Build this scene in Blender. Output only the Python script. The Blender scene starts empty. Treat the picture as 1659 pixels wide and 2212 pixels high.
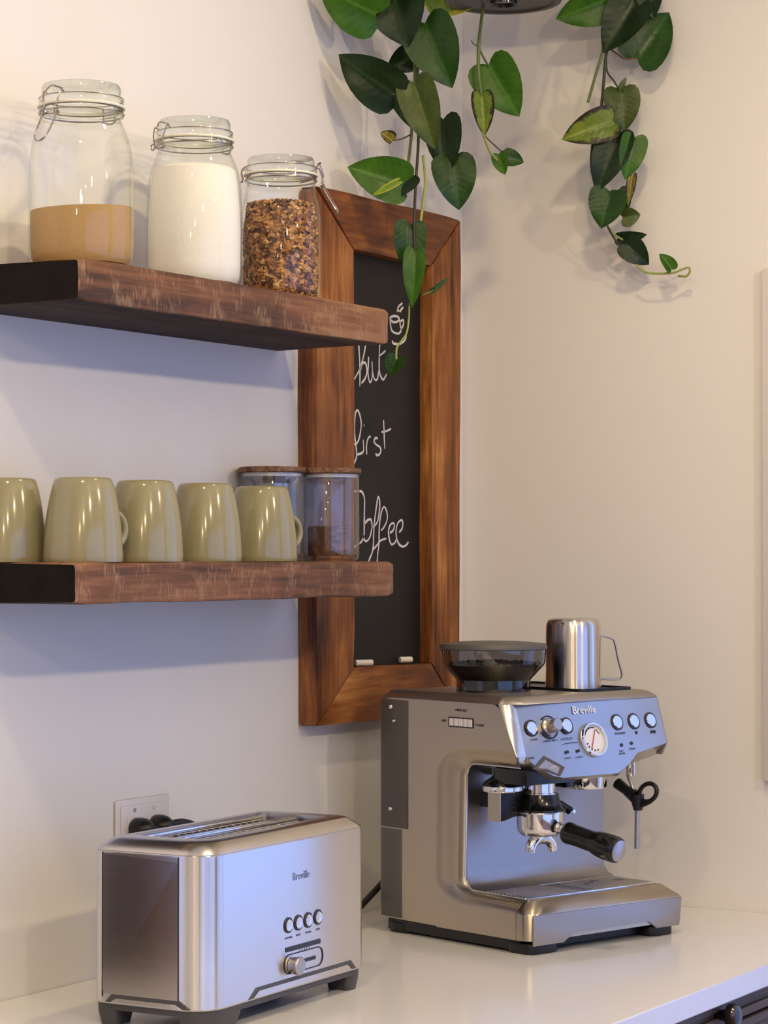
import bpy, bmesh, math, random
from mathutils import Vector, Matrix, noise
PI = math.pi
R = math.radians
scene = bpy.context.scene
COL = scene.collection

# ------------------------------------------------------------------ camera
W, H, F = 1659.0, 2212.0, 5200.0
CAM = Vector((-3.643, -2.023, 1.475))
AZ, PITCH = R(30.964), R(1.0136)
FWD = Vector((math.cos(AZ) * math.cos(PITCH), math.sin(AZ) * math.cos(PITCH), math.sin(PITCH)))
RGT = Vector((math.sin(AZ), -math.cos(AZ), 0))
UPV = RGT.cross(FWD)
cd = bpy.data.cameras.new('camera')
cam = bpy.data.objects.new('camera', cd)
COL.objects.link(cam)
cam.matrix_world = Matrix(((RGT.x, UPV.x, -FWD.x, CAM.x), (RGT.y, UPV.y, -FWD.y, CAM.y), (RGT.z, UPV.z, -FWD.z, CAM.z), (0, 0, 0, 1)))
cd.sensor_fit = 'HORIZONTAL'
cd.sensor_width = 36
cd.lens = F / W * 36
cd.clip_start = 0.05
scene.camera = cam

# ------------------------------------------------------------------ world, lights, exposure
scene.view_settings.view_transform = 'Standard'
scene.view_settings.look = 'None'
scene.view_settings.gamma = 1
scene.view_settings.use_curve_mapping = False
scene.view_settings.exposure = 1.12
world = bpy.data.worlds.new('world')
scene.world = world
world.use_nodes = True
wn = world.node_tree
bg = wn.nodes['Background']
bg.inputs[0].default_value = (0.42, 0.58, 1.16, 1)
bg.inputs[1].default_value = 0.80
ZC = 2.70          # ceiling height
LAMP_Y = -1.97
LAMP_Z = 2.31
LAMPS = [(-1.05, LAMP_Y, 1.0), (-2.25, LAMP_Y, 1.0), (-3.45, LAMP_Y, 1.0), (-4.65, LAMP_Y, 1.0)]
LAMP_W = 11.3
for i, (x, y, k) in enumerate(LAMPS):
    ld = bpy.data.lights.new('bulb_light', 'POINT')
    ld.shadow_soft_size = 0.030
    ld.energy = LAMP_W * k
    ld.color = (1.0, 0.79, 0.44)
    lo = bpy.data.objects.new('bulb_light', ld)
    lo.location = (x, y, LAMP_Z)
    COL.objects.link(lo)
SPOTS = [(-2.15, -0.80, 3.8), (-0.95, -0.80, 3.1)]      # recessed downlights near the back wall
for i, (x, y, k) in enumerate(SPOTS):
    ld = bpy.data.lights.new('downlight', 'AREA')
    ld.shape = 'DISK'
    ld.size = 0.09
    ld.energy = k
    ld.color = (1.0, 0.79, 0.44)
    lo = bpy.data.objects.new('downlight', ld)
    lo.location = (x, y, ZC - 0.02)
    COL.objects.link(lo)
WIN = (-0.87, -4.10, 0.12, 2.45)      # patio window in the right wall: y0, y1, z0, z1
WF = (-5.2, -0.5, 0.12, 2.45)         # glazing in the front wall behind the camera: x0, x1, z0, z1
W2 = (-3.05, -1.76, 0.93, 2.05)       # kitchen window in the back wall, left of the shelves
def portal(w, h, loc, rot):
    pd = bpy.data.lights.new('window_portal', 'AREA')
    pd.shape = 'RECTANGLE'
    pd.size, pd.size_y = w, h
    pd.cycles.is_portal = True
    po = bpy.data.objects.new('window_portal', pd)
    po.location, po.rotation_euler = loc, rot
    COL.objects.link(po)
portal(WIN[0] - WIN[1], WIN[3] - WIN[2], (0.14, (WIN[0] + WIN[1]) / 2, (WIN[2] + WIN[3]) / 2), (R(90), 0, R(90)))
portal(W2[1] - W2[0], W2[3] - W2[2], ((W2[0] + W2[1]) / 2, 0.14, (W2[2] + W2[3]) / 2), (R(-90), 0, 0))
portal(WF[1] - WF[0], WF[3] - WF[2], ((WF[0] + WF[1]) / 2, -4.54, (WF[2] + WF[3]) / 2), (R(90), 0, 0))
scene.cycles.max_bounces = 14
scene.cycles.diffuse_bounces = 5
scene.cycles.glossy_bounces = 6
scene.cycles.transparent_max_bounces = 24
scene.cycles.sample_clamp_indirect = 6
scene.cycles.caustics_reflective = False
scene.cycles.caustics_refractive = False

# ------------------------------------------------------------------ helpers
def at(px, py, ax, val):
    """point of the place seen at pixel (px, py) on the plane where coordinate ax equals val"""
    d = FWD * F + RGT * (px - W / 2) - UPV * (py - H / 2)
    return CAM + d * ((val - CAM[ax]) / d[ax])

def ppm(p):
    return F / (Vector(p) - CAM).dot(FWD)

def tag(o, label=None, cat=None, group=None, kind=None):
    if label: o['label'] = label
    if cat: o['category'] = cat
    if group: o['group'] = group
    if kind: o['kind'] = kind
    return o

def empty(name, loc=(0, 0, 0), rz=0, parent=None):
    o = bpy.data.objects.new(name, None)
    COL.objects.link(o)
    o.location = loc
    o.rotation_euler = (0, 0, rz)
    o.empty_display_size = 0.05
    if parent: o.parent = parent
    return o

def link(name, bm, mat, parent=None, smooth=30, loc=None):
    bmesh.ops.recalc_face_normals(bm, faces=bm.faces)
    me = bpy.data.meshes.new(name)
    bm.to_mesh(me)
    bm.free()
    for m in (mat if isinstance(mat, (list, tuple)) else [mat]):
        me.materials.append(m)
    if smooth:
        me.polygons.foreach_set('use_smooth', [True] * len(me.polygons))
        me.set_sharp_from_angle(angle=R(smooth))
    o = bpy.data.objects.new(name, me)
    COL.objects.link(o)
    if parent: o.parent = parent
    if loc: o.location = loc
    return o

def box(bm, x0, x1, y0, y1, z0, z1, bev=0, seg=2, mi=0):
    if x0 > x1: x0, x1 = x1, x0
    if y0 > y1: y0, y1 = y1, y0
    if z0 > z1: z0, z1 = z1, z0
    r = bmesh.ops.create_cube(bm, size=1)
    vs = r['verts']
    for v in vs:
        v.co = Vector(((x0 + x1) / 2 + v.co.x * (x1 - x0), (y0 + y1) / 2 + v.co.y * (y1 - y0), (z0 + z1) / 2 + v.co.z * (z1 - z0)))
    fs = list({f for v in vs for f in v.link_faces})
    for f in fs: f.material_index = mi
    if bev:
        es = list({e for v in vs for e in v.link_edges})
        bmesh.ops.bevel(bm, geom=es, offset=bev, segments=seg, affect='EDGES', profile=0.5, material=mi)

def prism(bm, pts, lo, hi, axis=2, bev=0, seg=2, mi=0):
    """extrude the closed outline pts (2D) along axis from lo to hi"""
    def mk(p, h):
        if axis == 2: return (p[0], p[1], h)
        if axis == 1: return (p[0], h, p[1])
        return (h, p[0], p[1])
    a = [bm.verts.new(mk(p, lo)) for p in pts]
    b = [bm.verts.new(mk(p, hi)) for p in pts]
    n = len(pts)
    fs = [bm.faces.new(a[::-1]), bm.faces.new(b)]
    for i in range(n):
        fs.append(bm.faces.new((a[i], a[(i + 1) % n], b[(i + 1) % n], b[i])))
    for f in fs: f.material_index = mi
    if bev:
        es = list(set(fs[0].edges) | set(fs[1].edges))
        bmesh.ops.bevel(bm, geom=es, offset=bev, segments=seg, affect='EDGES', profile=0.5)
    return fs

def lathe(bm, prof, n=40, c=(0, 0), rot=None, closed=False, mi=0):
    """spin profile [(r, z), ...] about z through c; rot is a matrix applied afterwards"""
    rings = []
    for r, z in prof:
        if r < 1e-6:
            rings.append([bm.verts.new((0, 0, z))])
        else:
            rings.append([bm.verts.new((r * math.cos(2 * PI * i / n), r * math.sin(2 * PI * i / n), z)) for i in range(n)])
    prs = list(zip(rings, rings[1:]))
    if closed: prs.append((rings[-1], rings[0]))
    for a, b in prs:
        for i in range(n):
            j = (i + 1) % n
            if len(a) == 1 and len(b) == 1: continue
            if len(a) == 1: f = bm.faces.new((a[0], b[i], b[j]))
            elif len(b) == 1: f = bm.faces.new((a[i], b[0], a[j]))
            else: f = bm.faces.new((a[i], b[i], b[j], a[j]))
            f.material_index = mi
    for v in [v for rg in rings for v in rg]:
        if rot is not None: v.co = rot @ v.co
        v.co += Vector((c[0], c[1], c[2] if len(c) > 2 else 0))

def smooth_path(pts, k=6):
    pts = [Vector(p) for p in pts]
    if len(pts) < 3: return pts
    out = []
    for i in range(len(pts) - 1):
        p0 = pts[i - 1] if i else pts[0] * 2 - pts[1]
        p1, p2 = pts[i], pts[i + 1]
        p3 = pts[i + 2] if i + 2 < len(pts) else pts[-1] * 2 - pts[-2]
        for j in range(k):
            t = j / k
            out.append(0.5 * ((2 * p1) + (p2 - p0) * t + (2 * p0 - 5 * p1 + 4 * p2 - p3) * t * t + (3 * p1 - p0 - 3 * p2 + p3) * t ** 3))
    out.append(pts[-1])
    return out

def tube(bm, pts, r, n=8, smooth=True, k=6, closed=False, flat=None, mi=0):
    """round bar along a path; r a number or a list over the given points"""
    rr = r if isinstance(r, (list, tuple)) else None
    P = smooth_path(pts, k) if smooth else [Vector(p) for p in pts]
    rings = []
    prev = None
    m = len(P)
    for i, p in enumerate(P):
        t = (P[min(i + 1, m - 1)] - P[max(i - 1, 0)])
        if closed: t = P[(i + 1) % m] - P[i - 1]
        if t.length < 1e-9: t = Vector((0, 0, 1))
        t.normalize()
        if prev is None:
            a = t.orthogonal().normalized()
            if flat is not None:
                a = (Vector(flat) - t * t.dot(Vector(flat))).normalized()
        else:
            a = (prev - t * prev.dot(t)).normalized()
        prev = a
        b = t.cross(a)
        if rr:
            f = i / (m - 1) * (len(rr) - 1)
            q = int(min(f, len(rr) - 2))
            rad = rr[q] + (rr[q + 1] - rr[q]) * (f - q)
        else: rad = r
        ka = 0.35 if flat is not None else 1.0
        rings.append([bm.verts.new(p + (a * math.cos(2 * PI * j / n) * ka + b * math.sin(2 * PI * j / n)) * rad) for j in range(n)])
    prs = list(zip(rings, rings[1:]))
    if closed: prs.append((rings[-1], rings[0]))
    for x, y in prs:
        for j in range(n):
            f = bm.faces.new((x[j], x[(j + 1) % n], y[(j + 1) % n], y[j]))
            f.material_index = mi
    if not closed:
        bm.faces.new(rings[0][::-1]).material_index = mi
        bm.faces.new(rings[-1]).material_index = mi

def rrect(x0, x1, y0, y1, r, seg=6):
    """rounded rectangle outline; r one radius or four (sw, se, ne, nw)"""
    rs = r if isinstance(r, (list, tuple)) else [r] * 4
    out = []
    for (cx, cy, a0, rad, sx, sy) in ((x0, y0, 180, rs[0], 1, 1), (x1, y0, 270, rs[1], -1, 1), (x1, y1, 0, rs[2], -1, -1), (x0, y1, 90, rs[3], 1, -1)):
        for i in range(seg + 1):
            a = R(a0 + 90 * i / seg)
            out.append((cx + sx * rad + rad * math.cos(a), cy + sy * rad + rad * math.sin(a)))
    return out

def fillet(pts, rad, seg=5):
    """round the corners of a closed 2D outline; rad a list per corner"""
    n = len(pts)
    out = []
    for i in range(n):
        p = Vector(pts[i]); a = Vector(pts[i - 1]) - p; b = Vector(pts[(i + 1) % n]) - p
        r = rad[i] if isinstance(rad, (list, tuple)) else rad
        if r <= 0: out.append(tuple(p)); continue
        d = min(r, a.length * 0.49, b.length * 0.49)
        s, e = p + a.normalized() * d, p + b.normalized() * d
        for k in range(seg + 1):
            t = k / seg
            q = s * (1 - t) ** 2 + p * 2 * t * (1 - t) + e * t * t
            out.append((q.x, q.y))
    return out

def rotm(v, w=(0, 0, 1)):
    return Vector(w).rotation_difference(Vector(v)).to_matrix()

def copy_tree(o, parent=None):
    c = o.copy()
    COL.objects.link(c)
    if parent: c.parent = parent
    for ch in list(o.children):
        copy_tree(ch, c)
    return c

# ------------------------------------------------------------------ materials
def new_mat(name):
    m = bpy.data.materials.new(name)
    m.use_nodes = True
    nt = m.node_tree
    return m, nt, nt.nodes['Principled BSDF']

def plain(name, col, rough=0.5, metal=0.0, spec=0.5, coat=0.0, bump=0.0, bscale=200, var=0.0, vscale=8, emit=None, estr=0):
    m, nt, b = new_mat(name)
    b.inputs['Base Color'].default_value = (*col, 1)
    b.inputs['Roughness'].default_value = rough
    b.inputs['Metallic'].default_value = metal
    b.inputs['Specular IOR Level'].default_value = spec
    b.inputs['Coat Weight'].default_value = coat
    tc = nt.nodes.new('ShaderNodeTexCoord')
    if var:
        n = nt.nodes.new('ShaderNodeTexNoise')
        n.inputs['Scale'].default_value = vscale
        n.inputs['Detail'].default_value = 4
        nt.links.new(tc.outputs['Object'], n.inputs['Vector'])
        mx = nt.nodes.new('ShaderNodeMix'); mx.data_type = 'RGBA'
        mx.inputs[6].default_value = (*[c * (1 - var) for c in col], 1)
        mx.inputs[7].default_value = (*[min(1, c * (1 + var)) for c in col], 1)
        nt.links.new(n.outputs['Fac'], mx.inputs[0])
        nt.links.new(mx.outputs[2], b.inputs['Base Color'])
    if bump:
        n = nt.nodes.new('ShaderNodeTexNoise')
        n.inputs['Scale'].default_value = bscale
        n.inputs['Detail'].default_value = 3
        nt.links.new(tc.outputs['Object'], n.inputs['Vector'])
        bp = nt.nodes.new('ShaderNodeBump')
        bp.inputs['Strength'].default_value = bump
        bp.inputs['Distance'].default_value = 0.002
        nt.links.new(n.outputs['Fac'], bp.inputs['Height'])
        nt.links.new(bp.outputs['Normal'], b.inputs['Normal'])
    if emit:
        b.inputs['Emission Color'].default_value = (*emit, 1)
        b.inputs['Emission Strength'].default_value = estr
    return m

def steel(name, col=(0.62, 0.60, 0.58), rough=0.3, aniso=0.9, rot=0.25, stretch=(3, 3, 500), bump=0.0, axis='Z'):
    """brushed stainless: stretched noise in the roughness and a fine bump, anisotropic lobe"""
    m, nt, b = new_mat(name)
    b.inputs['Metallic'].default_value = 1
    b.inputs['Base Color'].default_value = (*col, 1)
    b.inputs['Anisotropic'].default_value = aniso
    b.inputs['Anisotropic Rotation'].default_value = rot
    tc = nt.nodes.new('ShaderNodeTexCoord')
    mp = nt.nodes.new('ShaderNodeMapping')
    mp.inputs['Scale'].default_value = stretch
    n = nt.nodes.new('ShaderNodeTexNoise')
    n.inputs['Scale'].default_value = 1
    n.inputs['Detail'].default_value = 3
    nt.links.new(tc.outputs['Object'], mp.inputs['Vector'])
    nt.links.new(mp.outputs['Vector'], n.inputs['Vector'])
    mr = nt.nodes.new('ShaderNodeMapRange')
    mr.inputs['To Min'].default_value = rough - 0.02
    mr.inputs['To Max'].default_value = rough + 0.02
    nt.links.new(n.outputs['Fac'], mr.inputs['Value'])
    nt.links.new(mr.outputs['Result'], b.inputs['Roughness'])
    tg = nt.nodes.new('ShaderNodeTangent')
    tg.direction_type = 'RADIAL'
    tg.axis = axis
    nt.links.new(tg.outputs['Tangent'], b.inputs['Tangent'])
    if bump:
        bp = nt.nodes.new('ShaderNodeBump')
        bp.inputs['Strength'].default_value = bump
        bp.inputs['Distance'].default_value = 0.0004
        nt.links.new(n.outputs['Fac'], bp.inputs['Height'])
        nt.links.new(bp.outputs['Normal'], b.inputs['Normal'])
    return m

def wood(name, stops, axis=0, rough=0.55, grain=26, knots=3.0, bump=0.35, saw=0.0, sawcol=(0.5, 0.36, 0.27), stretch=0.06):
    """stained timber: grain stretched along axis, dark pores and knots, optional crosswise saw marks"""
    m, nt, b = new_mat(name)
    N, L = nt.nodes, nt.links
    tc = N.new('ShaderNodeTexCoord')
    mp = N.new('ShaderNodeMapping')
    s = [1.0, 1.0, 1.0]; s[axis] = stretch
    mp.inputs['Scale'].default_value = s
    L.new(tc.outputs['Object'], mp.inputs['Vector'])
    n1 = N.new('ShaderNodeTexNoise'); n1.inputs['Scale'].default_value = grain; n1.inputs['Detail'].default_value = 8; n1.inputs['Roughness'].default_value = 0.65; n1.inputs['Distortion'].default_value = 0.7
    L.new(mp.outputs['Vector'], n1.inputs['Vector'])
    n2 = N.new('ShaderNodeTexNoise'); n2.inputs['Scale'].default_value = knots; n2.inputs['Detail'].default_value = 3
    L.new(tc.outputs['Object'], n2.inputs['Vector'])
    n3 = N.new('ShaderNodeTexNoise'); n3.inputs['Scale'].default_value = grain * 7; n3.inputs['Detail'].default_value = 4
    L.new(mp.outputs['Vector'], n3.inputs['Vector'])
    a = N.new('ShaderNodeMath'); a.operation = 'MULTIPLY_ADD'; a.inputs[1].default_value = 0.5; L.new(n1.outputs['Fac'], a.inputs[0])
    c = N.new('ShaderNodeMath'); c.operation = 'MULTIPLY'; c.inputs[1].default_value = 0.35; L.new(n2.outputs['Fac'], c.inputs[0])
    L.new(c.outputs[0], a.inputs[2])
    d = N.new('ShaderNodeMath'); d.operation = 'MULTIPLY_ADD'; d.inputs[1].default_value = 0.2; L.new(n3.outputs['Fac'], d.inputs[0]); L.new(a.outputs[0], d.inputs[2])
    cr = N.new('ShaderNodeValToRGB')
    els = cr.color_ramp.elements
    while len(els) < len(stops): els.new(0.5)
    for e, (p, col) in zip(els, stops):
        e.position = p; e.color = (*col, 1)
    wr_ = N.new('ShaderNodeMapRange'); wr_.inputs['From Min'].default_value = 0.40; wr_.inputs['From Max'].default_value = 0.66
    L.new(d.outputs[0], wr_.inputs['Value'])
    L.new(wr_.outputs['Result'], cr.inputs['Fac'])
    out = cr.outputs['Color']
    if saw:
        mp2 = N.new('ShaderNodeMapping')
        s2 = [60.0, 60.0, 60.0]; s2[axis] = 300.0
        mp2.inputs['Scale'].default_value = s2
        L.new(tc.outputs['Object'], mp2.inputs['Vector'])
        ns = N.new('ShaderNodeTexNoise'); ns.inputs['Scale'].default_value = 1; ns.inputs['Detail'].default_value = 3; ns.inputs['Distortion'].default_value = 0.5
        L.new(mp2.outputs['Vector'], ns.inputs['Vector'])
        np_ = N.new('ShaderNodeTexNoise'); np_.inputs['Scale'].default_value = 26; np_.inputs['Detail'].default_value = 2
        L.new(tc.outputs['Object'], np_.inputs['Vector'])
        mu = N.new('ShaderNodeMath'); mu.operation = 'MULTIPLY'; L.new(ns.outputs['Fac'], mu.inputs[0]); L.new(np_.outputs['Fac'], mu.inputs[1])
        rg = N.new('ShaderNodeMapRange'); rg.inputs['From Min'].default_value = 0.26; rg.inputs['From Max'].default_value = 0.40; rg.inputs['To Max'].default_value = saw
        L.new(mu.outputs[0], rg.inputs['Value'])
        mx = N.new('ShaderNodeMix'); mx.data_type = 'RGBA'
        L.new(rg.outputs['Result'], mx.inputs[0]); L.new(out, mx.inputs[6]); mx.inputs[7].default_value = (*sawcol, 1)
        out = mx.outputs[2]
    L.new(out, b.inputs['Base Color'])
    b.inputs['Roughness'].default_value = rough
    b.inputs['Specular IOR Level'].default_value = 0.35
    bp = N.new('ShaderNodeBump'); bp.inputs['Strength'].default_value = bump; bp.inputs['Distance'].default_value = 0.0025
    L.new(d.outputs[0], bp.inputs['Height']); L.new(bp.outputs['Normal'], b.inputs['Normal'])
    return m

def thin_glass(name, tint=(0.97, 0.985, 0.975), edge=(0.60, 0.66, 0.62), refl=1.0, rough=0.0):
    """thin-walled clear glass: light passes straight, Fresnel reflection on top, thicker and greener seen edge-on"""
    m = bpy.data.materials.new(name); m.use_nodes = True
    nt = m.node_tree; N, L = nt.nodes, nt.links
    N.clear()
    out = N.new('ShaderNodeOutputMaterial')
    lw = N.new('ShaderNodeLayerWeight'); lw.inputs['Blend'].default_value = 0.5
    pw = N.new('ShaderNodeMath'); pw.operation = 'POWER'; pw.inputs[1].default_value = 4.0
    L.new(lw.outputs['Facing'], pw.inputs[0])
    mx = N.new('ShaderNodeMix'); mx.data_type = 'RGBA'
    mx.inputs[6].default_value = (*tint, 1); mx.inputs[7].default_value = (*edge, 1)
    L.new(pw.outputs[0], mx.inputs[0])
    tr = N.new('ShaderNodeBsdfTransparent'); L.new(mx.outputs[2], tr.inputs['Color'])
    gl = N.new('ShaderNodeBsdfGlossy'); gl.inputs['Roughness'].default_value = rough; gl.inputs['Color'].default_value = (1, 1, 1, 1)
    p5 = N.new('ShaderNodeMath'); p5.operation = 'POWER'; p5.inputs[1].default_value = 5.0
    L.new(lw.outputs['Facing'], p5.inputs[0])
    fr = N.new('ShaderNodeMath'); fr.operation = 'MULTIPLY_ADD'; fr.inputs[1].default_value = 0.75; fr.inputs[2].default_value = 0.045
    L.new(p5.outputs[0], fr.inputs[0])
    mu = N.new('ShaderNodeMath'); mu.operation = 'MULTIPLY'; mu.inputs[1].default_value = refl; mu.use_clamp = True
    L.new(fr.outputs[0], mu.inputs[0])
    ms = N.new('ShaderNodeMixShader')
    L.new(mu.outputs[0], ms.inputs['Fac']); L.new(tr.outputs[0], ms.inputs[1]); L.new(gl.outputs[0], ms.inputs[2])
    L.new(ms.outputs[0], out.inputs['Surface'])
    return m

def leaf_mat(name, a, b_, rough=0.32, edge=None):
    """glossy leaf: side veins and blotches between two greens, midrib paler; edge adds a browned rim"""
    m, nt, b = new_mat(name)
    N, L = nt.nodes, nt.links
    uv = N.new('ShaderNodeUVMap')
    sp = N.new('ShaderNodeSeparateXYZ'); L.new(uv.outputs['UV'], sp.inputs[0])
    ab = N.new('ShaderNodeMath'); ab.operation = 'ABSOLUTE'; L.new(sp.outputs['Y'], ab.inputs[0])
    ph = N.new('ShaderNodeMath'); ph.operation = 'MULTIPLY_ADD'; ph.inputs[1].default_value = -0.55; L.new(ab.outputs[0], ph.inputs[0]); L.new(sp.outputs['X'], ph.inputs[2])
    si = N.new('ShaderNodeMath'); si.operation = 'MULTIPLY'; si.inputs[1].default_value = 46; L.new(ph.outputs[0], si.inputs[0])
    sn = N.new('ShaderNodeMath'); sn.operation = 'SINE'; L.new(si.outputs[0], sn.inputs[0])
    no = N.new('ShaderNodeTexNoise'); no.inputs['Scale'].default_value = 2.2; no.inputs['Detail'].default_value = 3; L.new(uv.outputs['UV'], no.inputs['Vector'])
    ma = N.new('ShaderNodeMath'); ma.operation = 'MULTIPLY_ADD'; ma.inputs[1].default_value = 0.035; L.new(sn.outputs[0], ma.inputs[0]); L.new(no.outputs['Fac'], ma.inputs[2])
    cr = N.new('ShaderNodeValToRGB')
    cr.color_ramp.elements[0].position = 0.3; cr.color_ramp.elements[0].color = (*a, 1)
    cr.color_ramp.elements[1].position = 0.75; cr.color_ramp.elements[1].color = (*b_, 1)
    L.new(ma.outputs[0], cr.inputs['Fac'])
    rib = N.new('ShaderNodeMapRange'); rib.inputs['From Min'].default_value = 0.0; rib.inputs['From Max'].default_value = 0.05; rib.inputs['To Min'].default_value = 0.45; rib.inputs['To Max'].default_value = 0.0
    L.new(ab.outputs[0], rib.inputs['Value'])
    mx = N.new('ShaderNodeMix'); mx.data_type = 'RGBA'; L.new(rib.outputs['Result'], mx.inputs[0]); L.new(cr.outputs['Color'], mx.inputs[6])
    mx.inputs[7].default_value = (*[min(1, c * 1.6 + 0.02) for c in b_], 1)
    col = mx.outputs[2]
    if edge:
        at_ = N.new('ShaderNodeAttribute'); at_.attribute_name = 'rim'
        n2 = N.new('ShaderNodeTexNoise'); n2.inputs['Scale'].default_value = 5; L.new(uv.outputs['UV'], n2.inputs['Vector'])
        su = N.new('ShaderNodeMath'); su.operation = 'MULTIPLY_ADD'; su.inputs[1].default_value = 0.9; L.new(n2.outputs['Fac'], su.inputs[0]); L.new(at_.outputs['Fac'], su.inputs[2])
        r2 = N.new('ShaderNodeMapRange'); r2.inputs['From Min'].default_value = 1.08; r2.inputs['From Max'].default_value = 1.3; L.new(su.outputs[0], r2.inputs['Value'])
        m2 = N.new('ShaderNodeMix'); m2.data_type = 'RGBA'; L.new(r2.outputs['Result'], m2.inputs[0]); L.new(col, m2.inputs[6]); m2.inputs[7].default_value = (*edge, 1)
        col = m2.outputs[2]
    L.new(col, b.inputs['Base Color'])
    b.inputs['Roughness'].default_value = rough
    b.inputs['Specular IOR Level'].default_value = 0.32
    bp = N.new('ShaderNodeBump'); bp.inputs['Strength'].default_value = 0.35; bp.inputs['Distance'].default_value = 0.003
    L.new(ma.outputs[0], bp.inputs['Height']); L.new(bp.outputs['Normal'], b.inputs['Normal'])
    tl = N.new('ShaderNodeBsdfTranslucent'); L.new(col, tl.inputs['Color'])
    ms = N.new('ShaderNodeMixShader'); ms.inputs[0].default_value = 0.22
    L.new(b.outputs[0], ms.inputs[1]); L.new(tl.outputs[0], ms.inputs[2])
    L.new(ms.outputs[0], N['Material Output'].inputs['Surface'])
    return m

M = {}
M['wall'] = plain('wall_paint', (0.78, 0.755, 0.735), 0.75, spec=0.2, bump=0.05, bscale=300, var=0.015, vscale=3)
M['ceiling'] = plain('ceiling_paint', (0.80, 0.79, 0.76), 0.85, spec=0.1)
M['floor'] = wood('floor_boards', [(0.3, (0.16, 0.09, 0.05)), (0.7, (0.32, 0.20, 0.12))], axis=1, rough=0.4)
M['far'] = plain('room_paint', (0.60, 0.56, 0.52), 0.8, spec=0.1)
M['quartz'] = plain('white_quartz', (0.77, 0.755, 0.765), 0.16, spec=0.5, var=0.02, vscale=40)
M['cabinet'] = wood('dark_stained_cabinet', [(0.1, (0.085, 0.058, 0.040)), (0.5, (0.120, 0.084, 0.060)), (0.9, (0.155, 0.112, 0.082))], axis=0, rough=0.6, grain=18, bump=0.1)
M['walnut'] = wood('walnut_cabinet', [(0.35, (0.045, 0.018, 0.010)), (0.7, (0.11, 0.045, 0.022))], axis=2, rough=0.5, grain=14, bump=0.1)
M['shelf'] = wood('reclaimed_shelf_wood', [(0.10, (0.056, 0.024, 0.011)), (0.38, (0.135, 0.056, 0.024)), (0.60, (0.20, 0.086, 0.038)), (0.90, (0.29, 0.145, 0.068))], axis=0, saw=0.42, sawcol=(0.42, 0.26, 0.15), bump=0.5, rough=0.6)
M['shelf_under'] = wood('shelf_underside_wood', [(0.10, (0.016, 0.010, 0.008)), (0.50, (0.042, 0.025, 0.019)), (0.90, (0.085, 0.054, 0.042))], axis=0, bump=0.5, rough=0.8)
M['endgrain'] = plain('charred_end_grain', (0.012, 0.009, 0.008), 0.9, spec=0.1, bump=0.6, bscale=120, var=0.4, vscale=40)
FR = [(0.04, (0.042, 0.013, 0.005)), (0.32, (0.150, 0.046, 0.012)), (0.56, (0.245, 0.083, 0.020)), (0.80, (0.38, 0.150, 0.036)), (0.97, (0.50, 0.23, 0.068))]
M['frame_z'] = wood('frame_stile_wood', FR, axis=2, grain=20, knots=5, stretch=0.09, bump=0.5, rough=0.5)
M['frame_x'] = wood('frame_rail_wood', [(p, tuple(c * k for c, k in zip(col, (0.85, 0.8, 0.8)))) for p, col in FR], axis=0, grain=20, knots=5, stretch=0.09, bump=0.5, rough=0.5)
M['slate'] = plain('black_board', (0.015, 0.014, 0.0145), 0.5, spec=0.22, var=0.5, vscale=7)
M['chalk'] = plain('chalk', (0.72, 0.69, 0.66), 0.9, spec=0.1)
M['chalk_line'] = plain('chalk_line', (0.66, 0.62, 0.60), 0.95, spec=0.05, var=0.12, vscale=160)
M['mug'] = plain('sage_glaze', (0.275, 0.245, 0.133), 0.13, spec=0.55, coat=0.3)
M['mug_in'] = plain('cream_glaze', (0.55, 0.50, 0.34), 0.25)
M['glass'] = thin_glass('jar_glass', edge=(0.76, 0.79, 0.76), refl=0.8)
M['glass_rim'] = thin_glass('thick_rim_glass', tint=(0.93, 0.95, 0.92), edge=(0.55, 0.60, 0.56), refl=1.6, rough=0.05)
M['glass_blue'] = thin_glass('canister_glass', tint=(0.93, 0.94, 0.95), edge=(0.45, 0.45, 0.48), refl=1.3)
M['pane'] = thin_glass('window_glass', tint=(0.98, 0.98, 0.98), edge=(0.8, 0.85, 0.85), refl=1.0)
M['smoke'] = thin_glass('smoked_hopper', tint=(0.42, 0.42, 0.45), edge=(0.12, 0.12, 0.14), refl=1.6)
M['gasket'] = plain('gasket_rubber', (0.80, 0.77, 0.62), 0.5)
M['wire'] = plain('bail_wire', (0.42, 0.36, 0.33), 0.25, metal=1)
M['sugar'] = plain('brown_sugar', (0.47, 0.29, 0.12), 0.9, spec=0.1, bump=0.5, bscale=500, var=0.06, vscale=18)
M['flour'] = plain('flour', (0.88, 0.84, 0.78), 0.95, spec=0.05, bump=0.15, bscale=200)
M['steel'] = steel('brushed_steel', col=(0.50, 0.435, 0.35), rough=0.30)
M['steel_t'] = steel('toaster_steel', col=(0.66, 0.64, 0.63), rough=0.24, aniso=0.95)
M['steel_front'] = steel('panel_steel', col=(0.45, 0.45, 0.46), rough=0.30, aniso=0.5)
M['steel_soft'] = steel('soft_steel', col=(0.46, 0.43, 0.41), rough=0.34, aniso=0.4)
M['jug'] = steel('jug_steel', col=(0.66, 0.63, 0.60), rough=0.22, aniso=0.95)
M['chrome'] = plain('chrome', (0.75, 0.73, 0.72), 0.08, metal=1)
M['chrome_dark'] = plain('dark_chrome', (0.30, 0.29, 0.29), 0.12, metal=1)
M['black'] = plain('black_plastic', (0.008, 0.008, 0.009), 0.35, spec=0.4)
M['black_gloss'] = plain('black_gloss', (0.006, 0.006, 0.007), 0.15, spec=0.5)
M['rear_grey'] = plain('rear_grey_plastic', (0.075, 0.062, 0.056), 0.4)
M['foot_grey'] = plain('foot_grey_plastic', (0.06, 0.055, 0.052), 0.45)
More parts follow.
